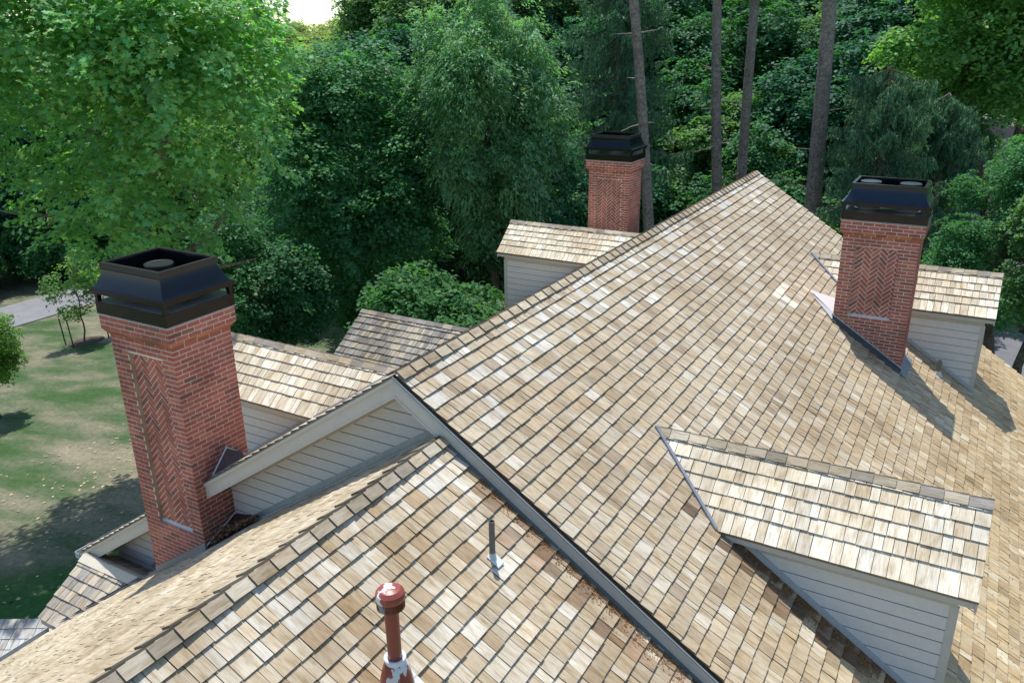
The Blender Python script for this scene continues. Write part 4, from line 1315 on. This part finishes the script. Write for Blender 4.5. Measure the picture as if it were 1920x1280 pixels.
tag(mu.build('mulch_ring', M_PLAIN), 'round dark mulch bed around the staked young tree', 'mulch bed')
for (sx, sy, lab) in ((-35.0, 16.4, 'thin wooden stake on the left of the mulch bed'), (-34.0, 16.2, 'thin wooden stake in front of the young trunk'), (-33.5, 17.9, 'thin wooden stake on the right of the mulch bed, beside the chimney cap')):
    s = MB()
    lean = 0.28 if sx < -35 else 0.05
    s.tube([(sx, sy, gz(sx)), (sx-lean, sy-0.05, gz(sx)+1.45), (sx-lean*1.02, sy-0.05, gz(sx)+1.5)], [0.035, 0.032, 0.012], 7, (0.10, 0.08, 0.06))
    tag(s.build('stake', M_BARK), lab, 'stake', 'stakes round the young tree')

# roadside shrubs beyond the road
rs_ = random.Random(5)
spots = [(-52.5, 16, 1.6), (-52.8, 21, 1.5), (-52.2, 26, 1.7), (-52.6, 31, 1.6), (-53.0, 36.5, 1.8), (-51.2, 42, 1.6), (-50, 48, 1.8)]
labs = ['leftmost', 'second from the left', 'third from the left', 'fourth from the left', 'fifth from the left', 'sixth from the left', 'rightmost']
for (x, y, s), lb in zip(spots, labs):
    tree('shrub', x, y, cr_shrub, (x, y, gz(x)+1.5*s*0.75), rs_.uniform(0, 6), s, 'dark roadside shrub across the road, '+lb+' of the row', 'shrub', 0.06, 'dark shrubs along the far side of the road', 5, (1.5, 1.5, 1), rs_.randint(1, 999))

# the wood behind everything: one mass
def woodland():
    rs = np.random.RandomState(77)
    C = np.array([5.53, -6.87])
    root = empty('woodland', (-10, 50, -8.5)); tag(root, 'dense dark green wood behind the house and road', 'wood', kind='stuff')
    far = empty('far_woodland', (-110, 120, -12)); tag(far, 'distant sunlit yellow green treetops under the strip of sky', 'wood', kind='stuff')
    trunks = MB()
    def put(x, y, zc, sx, sz, me, parent):
        o = D.objects.new('crown', me); COL.objects.link(o)
        o.parent = parent
        o.location = (x-parent.location.x, y-parent.location.y, zc-parent.location.z)
        o.rotation_euler = (rs.uniform(-0.12, 0.12), rs.uniform(-0.12, 0.12), rs.uniform(0, 6.28))
        k = rs.uniform(0.9, 1.1)
        o.scale = (sx*k, sx*k, sz)
        if parent is root:
            trunks.tube([(x, y, gz(x)-0.3), (x+0.2, y, zc+2)], [0.26, 0.13], 7, (0.13, 0.11, 0.09))
    def pos(az, dist): return C[0]-math.sin(math.radians(az))*dist, C[1]+math.cos(math.radians(az))*dist
    kinds = (cr_wood, cr_wood2, cr_mid)
    for az in np.arange(-13, 29, 3.9):             # right, behind the pines, rising row by row
        for r_, (dist, zc) in enumerate(((46, -6.8), (51, -3.2), (58, 0.6), (68, 4.6))):
            x, y = pos(az+rs.uniform(-1.6, 1.6), dist+rs.uniform(-2, 2))
            if az < 4 and r_ < 3: continue
            if az < 4: dist += 12
            put(x, y, zc+rs.uniform(-1, 1), 0.95+0.08*r_, 0.9, kinds[rs.randint(0, 3)], root)
    for az in np.arange(25, 38.5, 3.2):              # centre
        for dist, zc in ((46, -5.5), (54, -1.5), (62, 2.5)):
            x, y = pos(az+rs.uniform(-1, 1), dist+rs.uniform(-2, 2))
            put(x, y, zc+rs.uniform(-1, 1), 1.0, 0.95, kinds[rs.randint(0, 3)], root)
    for az in np.arange(37.5, 76, 3.6):              # left, across the road
        for dist, zc in ((66, -7.5), (77, -4.2)):
            x, y = pos(az+rs.uniform(-1, 1), dist+rs.uniform(-2, 2)+(5 if az > 52 else 0))
            top = 1.5 if az > 47 else -0.8
            put(x, y, zc+top+rs.uniform(-0.7, 0.7), 1.1, 1.0 if az < 48 else 1.2, cr_light if az < 51 else kinds[rs.randint(0, 3)], root)
    t = trunks.build('trunks', M_BARK, root)
    for az in np.arange(35, 58, 1.6):
        for dist, zc in ((120, -2.5), (150, 0.0), (185, 2.0), (225, 4.0)):
            x, y = pos(az+rs.uniform(-0.5, 0.5), dist+rs.uniform(-6, 6))
            put(x, y, zc+rs.uniform(-1, 1)-1.0, 1.3, 1.1, cr_far, far)
woodland()

# fallen leaves on the lawn and debris on the roofs
def scatter():
    rs = np.random.RandomState(5)
    n = 700
    P = np.stack([rs.uniform(-21, -8.5, n), rs.uniform(-1, 13, n), np.zeros(n)], 1)
    P[:, 2] = [gz(x)+0.03 for x in P[:, 0]]
    V, c = leaves_np(rs, P, np.tile([0, 0, 1.0], (n, 1))+rs.normal(size=(n, 3))*0.25, 0.085, MAPLE, (0.42, 0.36, 0.22), 0.3)
    o = D.objects.new('fallen_leaves', np_mesh('fallen_leaves', V, len(MAPLE), c, M_PLAIN)); COL.objects.link(o)
    tag(o, 'pale fallen leaves scattered over the grass', 'leaves', kind='stuff')
    # needles and bits against the dormer wall and below the rake
    cs = []
    for k in range(5200):
        u = rs.beta(1.2, 4)
        x = rs.uniform(3.35, 7.0)
        y = 2.10-0.02-u*0.62*min(1, (x-3.0)/1.5)*rs.uniform(0.3, 1)
        cs.append((x, y, -SL*x+0.012+rs.uniform(0, 0.008)))
    for k in range(2200):
        x = rs.uniform(1.2, 5.5); y = -0.08-rs.beta(1, 4)*0.4*min(1, x/3)
        cs.append((x, y, frz(x)+0.012+rs.uniform(0, 0.008)))
    for k in range(1500):
        x = rs.uniform(4.6, 7.4); y = rs.uniform(2.9, 12.5)
        cs.append((x, y, -SL*x+0.012))
    P = np.array(cs)
    nr = np.tile([SL, 0, 1.0], (len(P), 1))+rs.normal(size=(len(P), 3))*0.2
    V, c = leaves_np(rs, P, nr, 0.042, NEEDLE*np.array([1.3, 1.0]), (0.23, 0.125, 0.055), 0.4)
    o = D.objects.new('roof_debris', np_mesh('roof_debris', V, 4, c, M_PLAIN)); COL.objects.link(o)
    tag(o, 'orange brown needles and bits caught on the shingles', 'debris', kind='stuff')
    # dry leaves in the cricket corner
    m = 420
    t = rs.uniform(0, 1, m)**1.3; s = rs.uniform(0, 1, m)
    A = np.array([-3.58, -0.16, -3.40]); B = np.array([-2.95, 0.27, -2.97]); W = np.array([0.0, 0.30, 0.12])
    P = A+(B-A)*t[:, None]+W*(s*(1-t))[:, None]*1.0+rs.uniform(0, 0.05, (m, 1))*np.array([0, 0, 1])
    V, c = leaves_np(rs, P, rs.normal(size=(m, 3))+np.array([0, 0, 1]), 0.06, QUAD, (0.22, 0.13, 0.07), 0.45)
    o = D.objects.new('dry_leaves', np_mesh('dry_leaves', V, 4, c, M_PLAIN)); COL.objects.link(o)
    tag(o, 'heap of brown dry leaves in the corner beside the left chimney', 'leaves', kind='stuff')
scatter()

# neighbouring house seen through the trees at the far right
nh = empty('neighbouring_house', (9, 62, -8.2)); tag(nh, 'neighbouring house with a pinkish roof glimpsed through the trees at the far right', 'house')
w = MB()
w.box(3.5, 13.5, 60.5, 69.5, -8.2, -5.55, (0.55, 0.5, 0.45))
w.build('wall', M_PAINT, nh)
w = MB()
for x0, x1 in ((3.0, 8.4), (8.6, 14.5)):
    xm = (x0+x1)/2
    w.hexa([(x0, 59.8, -5.5), (x1, 59.8, -5.5), (x1, 70, -5.5), (x0, 70, -5.5), (x0, 59.8, -5.35), (x1, 59.8, -5.35), (x1, 70, -5.35), (x0, 70, -5.35)], (0.7, 0.68, 0.64))
    w.face([(x0, 59.7, -5.34), (x1, 59.7, -5.34), (x1-1.6, 64, -2.6), (x0+1.6, 64, -2.6)], (0.62, 0.44, 0.42))
    w.face([(x1, 59.7, -5.34), (x1, 70, -5.34), (x1-1.6, 64, -2.6)], (0.62, 0.44, 0.42))
    w.face([(x0, 70, -5.34), (x0, 59.7, -5.34), (x0+1.6, 64, -2.6)], (0.62, 0.44, 0.42))
    w.face([(x1, 70, -5.34), (x0, 70, -5.34), (x0+1.6, 64, -2.6), (x1-1.6, 64, -2.6)], (0.62, 0.44, 0.42))
w.build('roof', M_PLAIN, nh)
print('faces', sum(len(m.polygons) for m in D.meshes))
